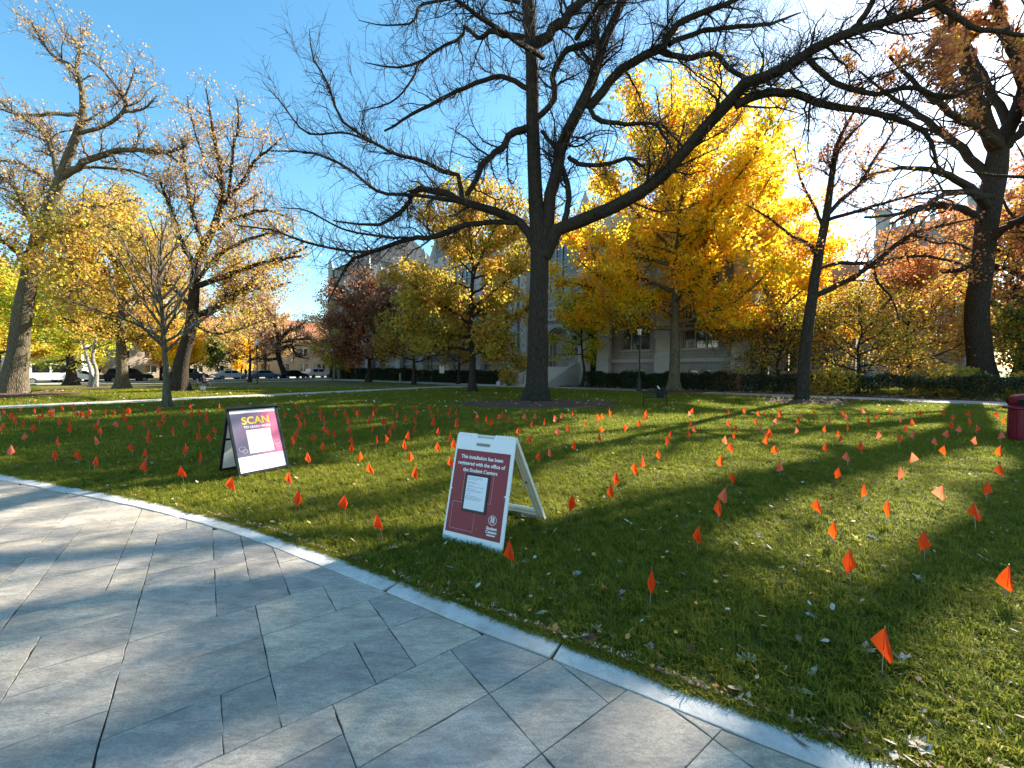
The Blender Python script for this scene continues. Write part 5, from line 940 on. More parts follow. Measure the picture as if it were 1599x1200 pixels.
def grad_mat():
    t = NT('poster_print'); at_ = t.n('ShaderNodeAttribute', attribute_name='gx'); f = t.noise(t.coords(), 5, 3); m = t.n('ShaderNodeMath', operation='MULTIPLY_ADD'); t.l(f, m.inputs[0]); m.inputs[1].default_value = .35; t.l(at_.outputs['Fac'], m.inputs[2])
    c = t.ramp(m.outputs[0], [(.25,(.13,.115,.17)),(.65,(.28,.13,.22)),(.95,(.62,.10,.20)),(1.15,(.70,.16,.26))]); return t.base(c, .4)
nx, ny = 8, 8; V = [M2 @ Vector((PU(i/nx), PV(.235+.685*j/ny), -.0034)) for j in range(ny+1) for i in range(nx+1)]; Q = [(j*(nx+1)+i, j*(nx+1)+i+1, (j+1)*(nx+1)+i+1, (j+1)*(nx+1)+i) for j in range(ny) for i in range(nx)]
link('picture', mesh_np('picture', np.array([tuple(v) for v in V]), quads=Q, mats=[grad_mat()], attr={'gx': [max(0, 1.25*(i/nx)-.55*abs(j/ny-.55)) for j in range(ny+1) for i in range(nx+1)]}), post2)
text_mesh('lettering', 'SCAN', .155, M['yellowtext'], M2, PU(.52), PV(.79), -.003, post2, bold=.0042, sx=.98)
text_mesh('lettering', 'TO LEARN MORE', .05, M['textwhite'], M2, PU(.53), PV(.69), -.003, post2, bold=.0014, sx=.98)
mb = MB(); mb.box((PU(.265), PV(.275), -.0030), (PU(.80), PV(.645), -.0022), M=M2); mb.obj('white_square', M['paper'], post2)
mb = MB()
for cx_, cy_, rr in ((.90, .40, .045), (.93, .345, .035), (.12, .36, .04), (.17, .32, .03)):
    for k in range(14): a = k*2*math.pi/14; b = a+2*math.pi/14; mb.prism([(PU(cx_)+rr*math.cos(a), PV(cy_)+rr*.8*math.sin(a)), (PU(cx_)+(rr+.007)*math.cos(a), PV(cy_)+(rr+.007)*.8*math.sin(a)), (PU(cx_)+(rr+.007)*math.cos(b), PV(cy_)+(rr+.007)*.8*math.sin(b)), (PU(cx_)+rr*math.cos(b), PV(cy_)+rr*.8*math.sin(b))], -.0030-.00005*k, -.0020+.00002*k, M=M2)
mb.obj('bracelet_picture', solid('print_mauve', (.50,.38,.44)), post2)
mb = MB(); mb.box((px0, PV(.118), -.0038), (px1, PV(.124), -.003), M=M2); mb.box((PU(.30), PV(.175), -.0038), (PU(.62), PV(.181), -.003), M=M2); mb.box((PU(.66), PV(.172), -.0038), (PU(.97), PV(.177), -.003), M=M2); mb.box((PU(.09), PV(.172), -.0038), (PU(.25), PV(.182), -.003), M=M2)
for k in range(10): a = k*2*math.pi/10; b = a+2*math.pi/10; mb.prism([(PU(.045)+.008*math.cos(a), PV(.178)+.008*math.sin(a)), (PU(.045)+.016*math.cos(a), PV(.178)+.016*math.sin(a)), (PU(.045)+.016*math.cos(b), PV(.178)+.016*math.sin(b)), (PU(.045)+.008*math.cos(b), PV(.178)+.008*math.sin(b))], -.0038, -.003, M=M2)
mb.obj('small_print', M['inkgrey'], post2)
X2 = Vector((.529, .849, 0)).normalized(); Yr = (bk2*(.33-.62)+Vector((0, 0, .98))).normalized(); Lr = math.hypot(.29, .98); Zr = X2.cross(Yr); Mr = Matrix.Translation(bk2*.62) @ Matrix((X2, Yr, Zr)).transposed().to_4x4()
mb = MB(); mb.box((0, 0, -.012), (t_, Lr, .012), M=Mr); mb.box((W2-t_, 0, -.012), (W2, Lr, .012), M=Mr); mb.box((t_, .05, -.0118), (W2-t_, .084, .0118), M=Mr); mb.box((t_, Lr-.03, -.0118), (W2-t_, Lr-.001, .0118), M=Mr); mb.box((t_, Lr*.52, -.0118), (W2-t_, Lr*.55, .0118), M=Mr); mb.obj('rear_frame', M['frameblack'], scan)
mb = MB(); mb.box((t_+.001, .085, -.006), (W2-t_-.001, Lr*.52-.001, .006), M=Mr); mb.box((t_+.001, Lr*.55+.001, -.006), (W2-t_-.001, Lr-.031, .006), M=Mr); mb.obj('back_board', M['paper'], scan)

# ------------------------------------------------------------------ marking flags
def flag_mat(name, col, tr):
    t = NT(name); f = t.noise(t.coords(), 25, 3); c = t.mix(f, tuple(x*.88 for x in col), col); t.base(c, .38); tn = t.n('ShaderNodeBsdfTranslucent'); tn.inputs[0].default_value = (*tr, 1)
    mx = t.n('ShaderNodeMixShader'); mx.inputs[0].default_value = .5; t.l(t.b.outputs[0], mx.inputs[1]); t.l(tn.outputs[0], mx.inputs[2]); t.l(mx.outputs[0], t.out.inputs[0]); return t.m
M['flag'] = flag_mat('flag_orange', (1.0,.075,.012), (1.0,.12,.01)); M['flag_tinted'] = flag_mat('flag_orange_angle_tint', (1.0,.19,.12), (1.0,.24,.10)); M['wire'] = plain('flag_wire', (.45,.44,.42), .4, .7)  # second copy paints in the pinkish look of orange flags at an angle
rf_ = random.Random(12); FT = .245
def flag_sheet(kind, mat):
    """a 10 x 13 cm plastic sheet drooping from the top of its wire in two folds"""
    h = rf_.uniform(.145, .17)*(.94 if kind == 'wide' else 1); wl, wr = (rf_.uniform(.012, .05), rf_.uniform(.012, .045)) if kind == 'narrow' else (rf_.uniform(.035, .065), rf_.uniform(.02, .05))
    if kind == 'open': P = [(0,0), (-.10,-.035), (-.125,-.105), (-.01,-.085)]; fold = .012
    elif kind == 'wide': P = [(0,0), (-wl,-h*rf_.uniform(.55,.8)), (rf_.uniform(-.01,.04),-h), (wr,-h*rf_.uniform(.5,.85))]; fold = .03
    elif kind == 'tri': P = [(0,0), (-wl,-h*.78), (-wl*.2+.02,-h*1.0), (wr*.8,-h*.97)]; fold = .035
    else: P = [(0,0), (-wl,-h*rf_.uniform(.5,.9)), (rf_.uniform(-.02,.02),-h), (wr,-h*rf_.uniform(.6,.9))]; fold = .028
    V = []; n = 5      # ruled surface: left edge - fold line - right edge
    for k in range(n+1):
        f = k/n
        def along(a, b, c, f):
            if f < .6: q = f/.6; return (a[0]+(b[0]-a[0])*q, a[1]+(b[1]-a[1])*q)
            q = (f-.6)/.4; return (b[0]+(c[0]-b[0])*q, b[1]+(c[1]-b[1])*q)
        l = along(P[0], P[1], P[2], f); r = along(P[0], P[3], P[2], f); m = (P[0][0]+(P[2][0]-P[0][0])*f, P[0][1]+(P[2][1]-P[0][1])*f)
        bul = fold*math.sin(math.pi*min(f*1.1, 1))
        V += [(l[0], bul*.9, l[1]), ((l[0]+m[0])/2, bul*.3, (l[1]+m[1])/2), (m[0], -bul*.7, m[1]), ((m[0]+r[0])/2, -bul*.05, (m[1]+r[1])/2), (r[0], bul*.8, r[1])]
    V = [(x, y-.003, z+FT-.004) for x, y, z in V]; Fc = [(k*5+i, k*5+i+1, (k+1)*5+i+1, (k+1)*5+i) for k in range(n) for i in range(4)]
    me = bpy.data.meshes.new('flag_sheet'); me.from_pydata(V, [], Fc); me.materials.append(mat); me.polygons.foreach_set('use_smooth', [True]*len(Fc)); me.update(); return me
sheets = {}
for mt in ('flag', 'flag_tinted'):
    for kd, cnt in (('narrow', 6), ('wide', 5), ('tri', 4), ('open', 2)): sheets[mt, kd] = [flag_sheet(kd, M[mt]) for _ in range(cnt)]
wb = MB(); wb.tube([(0, 0, -.05), (0, 0, FT)], .0016, 5); wire_me = wb.mesh('wire', M['wire'])
def small_flag_mesh(sheet_me):
    bm = bmesh.new(); bm.from_mesh(sheet_me); b2 = bmesh.new(); b2.from_mesh(wire_me); me2 = bpy.data.meshes.new('t'); b2.to_mesh(me2); n0 = len(bm.faces); bm.from_mesh(me2); bm.faces.ensure_lookup_table()
    for f in bm.faces[n0:]: f.material_index = 1
    me = bpy.data.meshes.new('marking_flag'); bm.to_mesh(me); me.materials.append(sheet_me.materials[0]); me.materials.append(M['wire']); bm.free(); b2.free(); bpy.data.meshes.remove(me2); return me
smalls = {k: [small_flag_mesh(m) for m in v] for k, v in sheets.items()}
S = [
 (0, '60,205 5,255 125,260 165,240 250,180 430,195 195,325 5,395 290,355 400,410 490,290 520,240 660,235 675,205 735,330 850,365 860,425 790,165 915,135 1105,130 965,230 1035,230 1125,205 1075,275 1315,200 1430,215 1215,330p 1220,390 1255,445 1445,370p 1550,240 1590,195 1570,300 295,500p 735,570 1215,560p 130,680p 695,735 990,750 1170,830'),
 (200, '25,190 210,205 375,190 400,180 450,250 450,295 685,195 790,140 775,240 880,180 890,212 975,250 985,320 1130,130 195,355 385,370 35,395 715,350 890,385 570,430 255,450 250,540 1098,430 858,500 1010,530 58,645 230,725 705,680 893,765'),
 (400, '350,230 510,125 655,190 570,235 525,275 550,365 600,340 515,430 495,490 480,570 810,180 800,250 858,318 850,410 897,440 968,470 720,515 835,620 660,770 1055,125 985,230 1220,165 1115,225 1140,290 1150,350 1280,200 1258,240 1470,125 1510,185 1450,235 1410,330 1438,420 1578,320 1595,350 1175,440 1505,560 1195,560 1210,640 1290,770'),
 (600, '105,170 155,250 258,270 130,375 78,450 38,550 290,500 258,615 340,765 370,140 405,205 390,310 370,410 568,155 585,220 620,290 630,360 680,440 670,640 830,520 675,185 825,160 815,240 895,210 910,310 905,375 875,610 840,850 1150,240p 1155,300 1290,300 1330,345 1415,290 1475,250 1555,295'),
 (800, '158,260p 292,258p 395,330 228,355 95,435 210,560 305,765 478,695p 540,300p 612,260p 750,220 690,400 568,460p 785,630 920,345 1060,280 1105,260 1205,205 1225,235 1105,425 1085,510 1425,410 1575,360 1500,920'),
 (1000, '70,225 45,290 600,225p 650,195 615,355 685,410p 605,470 360,490 345,570 220,740 30,830 1110,215 1115,365 1195,415 1160,490 1050,565p 1130,655 1020,820 1125,1015 1310,190 1480,235 1560,215 1435,320 1505,395p 1590,450 1565,570 1585,500'),
 (1200, '150,210 125,245 95,320p 390,250p 380,320 345,430p 575,210 925,215 970,280p 765,310p 1180,205p 1355,255 1255,325 1515,200 695,420 990,400 850,465 890,530 1380,490p 5,480 110,690 710,630 1170,640 1000,770p 150,880p 860,960'),
 (1399, '75,295p 320,215 590,220 920,230 1250,245 715,280 190,350 110,395 925,325 1365,305 695,375 780,410p 1010,420 205,480p 615,480p 35,535 505,565p 580,675 1300,500p 970,560p 1285,700 210,790p 60,1000p 1305,920')]
NEAR = [(360,760,'wide','','orange flag in the grass right in front of the black framed poster board'),(466,783,'narrow','','narrow orange flag right of and nearer than the poster board corner'),(539,789,'wide','','wide orange flag midway between the poster board and the white sandwich board'),(599,820,'narrow','','pointed orange flag nearest the kerb left of the white sandwich board'),
 (800,862,'tri','','orange flag touching the front right foot of the white sandwich board'),(891,790,'narrow','','orange flag standing alone just right of the sandwich board rear leg'),(1015,918,'narrow','','slim orange flag alone on the dark grass right of the sandwich board, near the kerb'),(1088,837,'tri','','broad triangular orange flag in the middle of the right hand lawn'),
 (1121,799,'narrow','','lower orange flag of the close pair above the broad triangular one'),(1129,773,'tri','p','upper coral looking orange flag of the close pair above the broad triangular one'),(1275,793,'wide','','orange flag behind the two in the sunny hollow, right hand lawn'),(1299,829,'wide','','orange flag upper left of the flag that stands at the shadow edge'),
 (1329,883,'narrow','','orange flag tilted right at the shadow edge of the right foreground'),(1385,800,'narrow','','small orange flag in the sun beside a yellow leaf'),(1445,848,'narrow','','orange flag halfway between the tilted flag and the right edge'),(1525,806,'wide','','orange flag second from the right edge, middle distance'),
 (1572,906,'tri','','large orange flag nearest the right edge of the lawn'),(1378,1014,'wide','','largest and nearest orange flag with a white oak leaf beside it'),(962,751,'narrow','','upper orange flag of the overlapping pair beyond the lone flag by the sandwich board'),(954,769,'tri','','lower orange flag of the overlapping pair beyond the lone flag by the sandwich board'),
 (450,750,'narrow','','orange flag at the lower right corner of the black framed poster board'),(1351,770,'narrow','','small orange flag above the tall coral looking one beside the dark turf'),(1466,775,'wide','p','coral looking orange flag with a wide wing in the sun patch on the right'),(1541,765,'narrow','','orange flag farthest right in the second row of near flags'),
 (288,742,'wide','','orange flag nearest the kerb on the left lawn, leaning over to the left'),(226,730,'tri','','broad orange flag left of the leaning flag near the left kerb'),(581,735,'wide','','tilted orange flag left of the two upright ones before the sandwich board'),(646,740,'tri','','broad orange flag closest to the left edge of the white sandwich board')]
GR = {'far_left': ('small orange flag among the crowd on the left lawn before the path', ), 'left': ('orange flag in the left lawn crowd left of the black framed poster board',), 'mid': ('orange flag in the crowd between the poster board and the white sandwich board',), 'bed': ('small orange flag in the row along the near edge of the bare oak bed',), 'right': ('orange flag scattered over the right hand lawn before the slender tree',), 'far_right': ('orange flag scattered in the sunlit grass left of the maroon bin',)}
flags = []
for x0, t_ in S:
    for q in t_.split():
        p = q.endswith('p'); a, b = q.rstrip('p').split(','); flags.append((x0+int(a)/8, 620+int(b)/8, None, 'p' if p else '', None))
flags += NEAR; cnt = 0
for u, v, kd, pk, lab in flags:
    P = gr(u, v, .165); P.z = 0; kd = kd or rf_.choice(['narrow', 'narrow', 'wide', 'tri', 'wide'] + (['open'] if u < 160 else [])); key = ('flag_tinted' if pk else 'flag', kd)
    face = math.atan2(-P.x, P.y)+rf_.uniform(-.45, .45); 
    if rf_.random() < .3 and not lab: face += math.pi
    big = v > 668
    if not lab:
        look = {'narrow': 'slim', 'wide': 'broad', 'tri': 'three cornered', 'open': 'flat open'}[kd]+(' coral looking orange' if pk else ' orange')+' flag'
        row = 'in the farthest rows' if v < 648 else 'in the back rows' if v < 662 else 'in the middle rows' if v < 682 else 'in the nearer rows' if v < 706 else 'in the front rows'
        for lim, ph in ((60, 'at the left edge of the lawn'), (160, 'below the big left oak'), (250, 'left of the slim young tree'), (345, 'left of the poster board'), (430, 'hidden beside the poster board'), (505, 'just right of the poster board'), (580, 'below the copper brown tree'), (645, 'midway between the two boards'), (705, 'left of the white sandwich board'), (800, 'behind the white sandwich board'), (890, 'below the bare oak trunk'), (970, 'right of the bare oak bed'), (1050, 'below the low black bench'), (1130, 'below the golden maple trunk'), (1200, 'left of the slender tree'), (1262, 'below the slender tree'), (1330, 'beyond the slender tree'), (1420, 'below the gap in the hedge'), (1500, 'left of the massive rust oak'), (1600, 'close to the maroon bin')):
            if u < lim: break
        lab = look+' '+row+' '+ph
    tilt = (rf_.gauss(0, .07), rf_.gauss(0, .07)); sc_ = rf_.uniform(1.08, 1.26)*(1.12 if v < 668 else 1)
    if big:
        o = empty('marking_flag', P, lab, 'flag', 'orange marking flags planted in the lawn'); o.rotation_euler = (*tilt, face); o.scale = (sc_,)*3
        link('wire', wire_me, o); link('flag_sheet', rf_.choice(sheets[key]), o)
    else:
        o = link('marking_flag', rf_.choice(smalls[key])); o.location = P; o.rotation_euler = (*tilt, face); o.scale = (sc_,)*3; tag(o, lab, 'flag', 'orange marking flags planted in the lawn')
    cnt += 1
print('flags', cnt)

# ------------------------------------------------------------------ fallen leaves
def leaf_outline(kind):
    if kind == 'oak': h = [(0,-.5),(.04,-.3),(.17,-.28),(.10,-.16),(.27,-.08),(.12,.0),(.33,.14),(.14,.18),(.22,.36),(.08,.34),(.0,.5)]
    elif kind == 'maple': h = [(0,-.5),(.02,-.22),(.24,-.28),(.2,-.12),(.48,-.02),(.3,.06),(.36,.26),(.16,.18),(.1,.34),(.0,.5)]
    elif kind == 'curl': h = [(0,-.5),(.08,-.3),(.13,-.05),(.12,.2),(.06,.4),(0,.5)]
    else: h = [(0,-.5),(.14,-.3),(.24,-.05),(.22,.18),(.1,.38),(0,.5)]
    return h+[(-x, y) for x, y in h[-2:0:-1]]
def leaf_me(kind, mat, seed, curl=.34):
    r = random.Random(seed); o = leaf_outline(kind); n = len(o); V = [(0, 0, .03)]; bx, by = r.uniform(-.5, .5), r.uniform(-.6, .6)
    for x, y in o: 
        x *= r.uniform(.85, 1.15); V.append((x, y, curl*(x*x*2.2+.5*(y*y))+r.uniform(-.06, .06)+bx*x*y+by*abs(x)+(.9*x*x if kind == 'curl' else 0)))
    Fc = [(0, 1+i, 1+(i+1) % n) for i in range(n)]; me = bpy.data.meshes.new('fallen_leaf'); me.from_pydata(V, [], Fc); me.materials.append(mat); me.update(); return me
def dry(name, c, sp=.5):
    t = NT(name); f = t.noise(t.coords(), 4, 5); oi = t.n('ShaderNodeObjectInfo'); cc = t.mix(f, tuple(x*.75 for x in c), tuple(min(1, x*1.12) for x in c)); return t.base(cc, .7)
LM = {'white': dry('leaf_pale', (.52,.46,.38)), 'tan': dry('leaf_tan', (.48,.34,.21)), 'brown': dry('leaf_brown', (.24,.12,.07)), 'orange': dry('leaf_orange', (.62,.26,.06)), 'yellow': dry('leaf_yellow', (.66,.48,.08)), 'maroon': dry('leaf_maroon', (.20,.06,.05))}
LF = [(902,892,'white','oak',.09),(970,922,'white','oak',.09),(944,917,'orange','maple',.09),(1066,891,'white','oval',.06),(1135,959,'orange','maple',.08),(1266,956,'white','oval',.07),(1434,900,'white','oak',.11),(1482,952,'white','curl',.09),(1545,872,'white','oak',.09),(1347,1009,'tan','maple',.15),(1406,1027,'white','oak',.15),(1170,1026,'white','oak',.13),(1272,1042,'white','curl',.12),(1432,1156,'white','oak',.15),(1250,1072,'tan','curl',.11),(912,984,'white','maple',.09),(920,995,'maroon','maple',.11),(932,978,'tan','oak',.10),(1015,1006,'white','oak',.08),(1029,1031,'white','oval',.055),(992,1014,'white','oval',.06),(956,985,'white','oval',.07),(1018,1014,'orange','oval',.06),(1033,1022,'orange','maple',.06),(1077,1054,'white','maple',.09),(1155,1073,'tan','curl',.15),(1190,1069,'orange','oval',.06),(1117,1064,'orange','oval',.055),(1280,1137,'white','curl',.09),(1532,1124,'white','oval',.06),(1410,967,'brown','curl',.11),(845,952,'tan','curl',.09),(824,943,'yellow','maple',.08),(822,875,'white','oak',.08),(1075,1012,'maroon','maple',.09),(1335,1131,'brown','maple',.10),(1507,915,'yellow','oval',.08),(1252,877,'brown','maple',.09),(985,982,'tan','curl',.07),(1375,870,'yellow','maple',.08),(774,941,'white','oak',.09),(783,948,'tan','curl',.08),(652,876,'white','curl',.08),(702,880,'white','curl',.08),(536,913,'white','curl',.06),(1340,838,'yellow','maple',.13),(1184,833,'white','maple',.10),(190,758,'white','oval',.11),(1425,1075,'tan','curl',.09),(1160,1005,'tan','oval',.06),(1240,1010,'white','oval',.04),(1030,905,'tan','curl',.08),(865,905,'tan','oval',.06),(1365,838,'white','oak',.12),(1180,950,'tan','curl',.06),(1390,1180,'brown','curl',.08),(1250,1150,'brown','curl',.08),(1235,1135,'tan','curl',.07),(1300,775,'yellow','maple',.12),(700,905,'white','oval',.05),(735,905,'white','oval',.05),(612,853,'white','oak',.09),(520,835,'tan','oval',.08),(483,775,'white','oval',.09),(1475,1040,'tan','curl',.08),(1490,1085,'brown','oval',.07),(1545,1010,'tan','oval',.06),(1455,1120,'tan','curl',.07),(1580,1060,'white','oval',.05)]
SPECIAL = {(1406,1027): 'white lobed oak leaf touching the nearest and largest flag', (1347,1009): 'big curled tan leaf just left of the nearest flag', (1432,1156): 'big white spiky oak leaf near the bottom right corner', (536,913): 'small curled pale leaf lying alone on the grey paving', (1340,838): 'yellow maple leaf lying by the small flag in the sun', (1170,1026): 'white oak leaf on dark grass between the kerb and the nearest flag', (1155,1073): 'long tan curled leaf lying near the kerb', (920,995): 'maroon leaf in the small heap near the kerb right of the sandwich board', (190,758): 'white leaf alone on the dark grass above the left kerb', (1272,1042): 'white curled leaf left of and below the big tan leaf', (1029,1031): 'pale rounded leaf like a ball near the kerb'}
cache = {}
for i, (u, v, c_, kd, sz) in enumerate(LF):
    k = (c_, kd, i % 3); 
    if k not in cache: cache[k] = leaf_me(kd, LM[c_], i)
    P = gr(u, v, .045 if (u, v) != (536, 913) else .014); o = link('fallen_leaf', cache[k]); P.z = max(P.z-.024, .012) ; o.location = P; o.scale = (sz*1.05,)*3; o.rotation_euler = (rf_.uniform(-.5, .5), rf_.uniform(-.5, .5), rf_.uniform(0, 6.28))
    if (u, v) in SPECIAL: tag(o, SPECIAL[u, v], 'leaf', 'fallen leaves near the camera')
    else: tag(o, {'white': 'pale', 'tan': 'tan', 'brown': 'brown', 'orange': 'orange', 'yellow': 'yellow', 'maroon': 'maroon'}[c_]+' fallen '+{'oak': 'lobed oak', 'maple': 'pointed maple', 'curl': 'curled', 'oval': 'oval'}[kd]+' leaf in the grass '+('left of the white sandwich board' if u < 790 else 'right of the white sandwich board' if u < 960 and v < 965 else 'near the kerb in the middle' if u < 1110 and v > 960 else 'in the middle foreground' if u < 1300 else 'right of the nearest flag' if v > 990 else 'in the right middle distance')+(', lower down' if v > 1060 else ''), 'leaf', 'fallen leaves near the camera')
def scatter_leaves(name, n, fn, size, seed, mats, z0=.03, label=None):
    r = np.random.default_rng(seed); P = fn(r, n); P = P[lawn_ok(P) | (r.random(len(P)) < .0)] if name == 'leaf_litter' else P; n = len(P); V = []; Fc = []; mi = []
    base = [leaf_outline(k) for k in ('oak', 'maple', 'curl', 'oval')]
    for i in range(n):
        o = base[i % 4] if size < .2 else base[3]; o = o[::2] if P[i, 1] > 8 else o; a = r.random()*6.28; s = size*(.6+.8*r.random()); tx, ty = r.normal(size=2)*.35; b = len(V); zb = z0+.02*r.random(); ca, sa_2 = math.cos(a), math.sin(a)
        pz = [tx*x+ty*y+.35*(x*x) for x, y in o]; mz = min(pz)
        for (x, y), z in zip(o, pz): V.append((P[i, 0]+s*(x*ca-y*sa_2), P[i, 1]+s*(x*sa_2+y*ca), zb+s*(z-mz)))
        Fc.append(tuple(range(b, b+len(o)))); mi.append(int(r.choice(len(mats), p=[.42, .26, .14, .08, .10])))
    me = bpy.data.meshes.new(name); me.from_pydata(V, [], Fc); [me.materials.append(m) for m in mats]; me.polygons.foreach_set('material_index', mi); me.update(); o = link(name, me); tag(o, label, 'leaves', kind='stuff')
mats5 = [LM['white'], LM['tan'], LM['brown'], LM['orange'], LM['yellow']]
def near_fn(r, n): y = 1.2+15*r.random(n)**1.3; x = (r.random(n)*2-1)*1.35*y; return np.stack([x, y], 1)
def far_fn(r, n): y = 14+24*r.random(n); x = (r.random(n)*2-1)*1.3*y; return np.stack([x, y], 1)
scatter_leaves('leaf_litter', 1300, near_fn, .042, 5, mats5, label='dry fallen leaves sprinkled over the lawn')
scatter_leaves('leaf_litter', 2600, far_fn, .10, 6, mats5, z0=.05, label='pale fallen leaves sprinkled over the far lawn')
def kerb_fn(r, n): i = r.integers(120, 398, n); return OC[i, :2]+np.abs(r.normal(size=(n, 2)))*[.012, .022]+[.01, .02]
scatter_leaves('leaf_litter', 1200, kerb_fn, .022, 7, [LM['tan'], LM['brown'], LM['brown'], LM['orange'], LM['tan']], z0=.02, label='brown leaf crumbs along the edge of the kerb')
def bed_fn(r, n):
    c = np.array([(1.1,18.0,3.8,2.3),(11.1,28,2.6,1.6),(13.8,19.1,2,1.5),(-30,24.6,4.2,3)])[r.integers(0, 4, n)]; a = r.random(n)*6.28; q = np.sqrt(r.random(n)); return np.stack([c[:, 0]+c[:, 2]*q*np.cos(a), c[:, 1]+c[:, 3]*q*np.sin(a)], 1)
scatter_leaves('bed_leaves', 900, bed_fn, .09, 8, [LM['brown'], LM['tan'], LM['maroon'], LM['white'], LM['tan']], z0=.15, label='dry leaves lying on the mulch beds under the trees')
def hs_fn(r, n): s_ = r.random(n)*42-6; w_ = 2.95+2.4*r.random(n); return np.stack([q0.x+d2.x*s_+n2.x*w_, q0.y+d2.y*s_+n2.y*w_], 1)
scatter_leaves('bed_leaves', 2600, hs_fn, .12, 9, [LM['brown'], LM['tan'], LM['maroon'], LM['orange'], LM['tan']], z0=.05, label='brown fallen leaves lying under the long hedge')

# ------------------------------------------------------------------ bin, bench, lamps, signs
M['bin'] = plastic('bin_paint', (.17,.012,.028), .32)
bn = empty('litter_bin', (11.06, 8.72, 0), 'dark maroon metal litter bin with a domed lid at the right edge of the lawn', 'litter bin')
mb = MB(); mb.lathe([(.27,0),(.285,.02),(.30,.1),(.305,.66),(.30,.69)], 28); mb.obj('body', M['bin'], bn, smooth=False)
for k in range(12): a = k*math.pi/6; s_ = MB(); s_.box((.3035, -.02, .08), (.3135, .02, .655), M=Matrix.Rotation(a, 4, 'Z')); s_.obj('rib', M['bin'], bn)
mb = MB(); mb.lathe([(.31,.69),(.385,.70),(.40,.72),(.395,.745),(.33,.77),(.31,.78)], 28); mb.obj('rim', M['bin'], bn)
mb = MB(); mb.lathe([(.305,.78),(.31,.93),(.28,.98),(.2,1.01),(.1,1.025),(.03,1.03),(.03,1.045),(.01,1.05)], 28); mb.obj('lid', M['bin'], bn, smooth=True)
for a in (-1.2, .4, 2.0, 3.6): s_ = MB(); s_.box((.298, -.11, .80), (.316, .11, .91), M=Matrix.Rotation(a, 4, 'Z')); s_.obj('opening', M['dark'], bn)
bp = gr(1023, 637); bc = empty('garden_bench', (bp.x, bp.y, 0), 'low black metal bench with thin legs on the grass before the golden maple', 'bench', rz=R(-14))
for x in (-.44, .44):
    for y in (-.18, .2): g = MB(); g.tube([(x*1.03, y*1.15, 0), (x, y, .40)], .014); g.obj('leg', M['black'], bc)
    g = MB(); g.tube([(x, .2, .40), (x, .26, .66)], .014); g.obj('back_post', M['black'], bc); g = MB(); g.tube([(x, -.17, .16), (x, .19, .16)], .010); g.obj('stretcher', M['black'], bc)
for k in range(5): g = MB(); g.box((-.47, -.2+.085*k, .40), (.47, -.135+.085*k, .42)); g.obj('seat_slat', M['black'], bc)
for k in range(2): g = MB(); g.box((-.47, .235+.016*k, .50+.085*k), (.47, .25+.016*k, .55+.085*k)); g.obj('back_slat', M['black'], bc)
bgp = bc.matrix_basis @ Vector((.2, 0, .42)); bag = empty('black_bag', (bgp.x, bgp.y, .421), 'slumped black bag on the right half of the low bench', 'bag', rz=.3)
mb = MB(); mb.prism(rounded(-.13, 0, .13, .34, .07), -.09, .09, 'y'); mb.obj('body', plain('bag_cloth', (.012,.013,.016), .8), bag, bevel=.02); mb = MB(); mb.tube([(-.06, -.1, .30), (-.02, -.13, .40), (.04, -.1, .31)], .012); mb.obj('strap', M['black'], bag)
mb = MB(); mb.tube([(-.02, 0, .3), (-.14, .02, .46)], .022, 8); mb.obj('rolled_paper', M['white'], bag)
def lamp(u, v, H, label, globe=False, base=True):
    p = gr(u, v); o = empty('lamp_post', p, label, 'lamp post'); g = MB()
    if base: g.lathe([(.20,0),(.20,.12),(.16,.16),(.15,.75),(.10,.85),(.07,.95)], 12); g.obj('base', M['iron'], o)
    g = MB(); g.lathe([(.06,.95 if base else 0),(.05,H-.8),(.09,H-.76),(.09,H-.7),(.045,H-.66),(.045,H-.6)], 10); g.obj('pole', M['iron'], o)
    if globe: g = MB(); g.lathe([(.08,H-.6),(.2,H-.5),(.25,H-.32),(.2,H-.14),(.08,H-.05),(.02,H)], 14); g.obj('globe', M['white'], o, smooth=True)
    else:
        g = MB(); g.lathe([(.11,H-.6),(.19,H-.2)], 6); g.obj('lantern_glass', M['white'], o); g = MB(); g.lathe([(.22,H-.2),(.16,H-.08),(.06,H-.02),(.02,H+.12)], 6); g.obj('cap', M['iron'], o)
        g = MB()
        for k in range(6): a = k*math.pi/3; g.tube([(.115*math.cos(a), .115*math.sin(a), H-.6), (.2*math.cos(a), .2*math.sin(a), H-.19)], .012, 4)
        g.obj('lantern_frame', M['iron'], o)
    return o
lamp(998, 611.5, 4.55, 'dark lamp post with a six sided lantern beside the hedge and golden maple')
lamp(674.5, 597, 3.6, 'lamp post with a white globe in the shade left of the pin oak', True); lamp(402, 600, 4.6, 'thin dark lamp post on the far lawn before the orange roof', True, False); lamp(519, 594.5, 4.4, 'thin dark lamp post at the left corner of the hall', True, False)
def board(name, u, v, w_, z0, z1, mat, label, cat='sign', extra=None):
    p = gr(u, v); o = empty(name, p, label, cat); g = MB(); g.box((-.03, .0, 0), (.03, .05, z1)); g.obj('post', M['iron'], o); g = MB(); g.box((-w_/2, -.04, z0), (w_/2, -.005, z1)); g.obj('panel', mat, o)
    if extra: g = MB(); g.box((-w_/2+.04, -.045, z0+.04), (w_/2-.04, -.04, (z0+z1)/2-.06)); g.obj('lower_field', extra, o)
board('notice_board', 690, 598, .55, 1.1, 2.0, M['white'], 'small white notice board on a post left of the walking person')
board('yard_sign', 752.5, 598, .62, .45, 1.25, plain('sign_red', (.35,.03,.03), .5), 'small red and white yard sign before the dark hedge right of the pin oak', extra=M['white'])
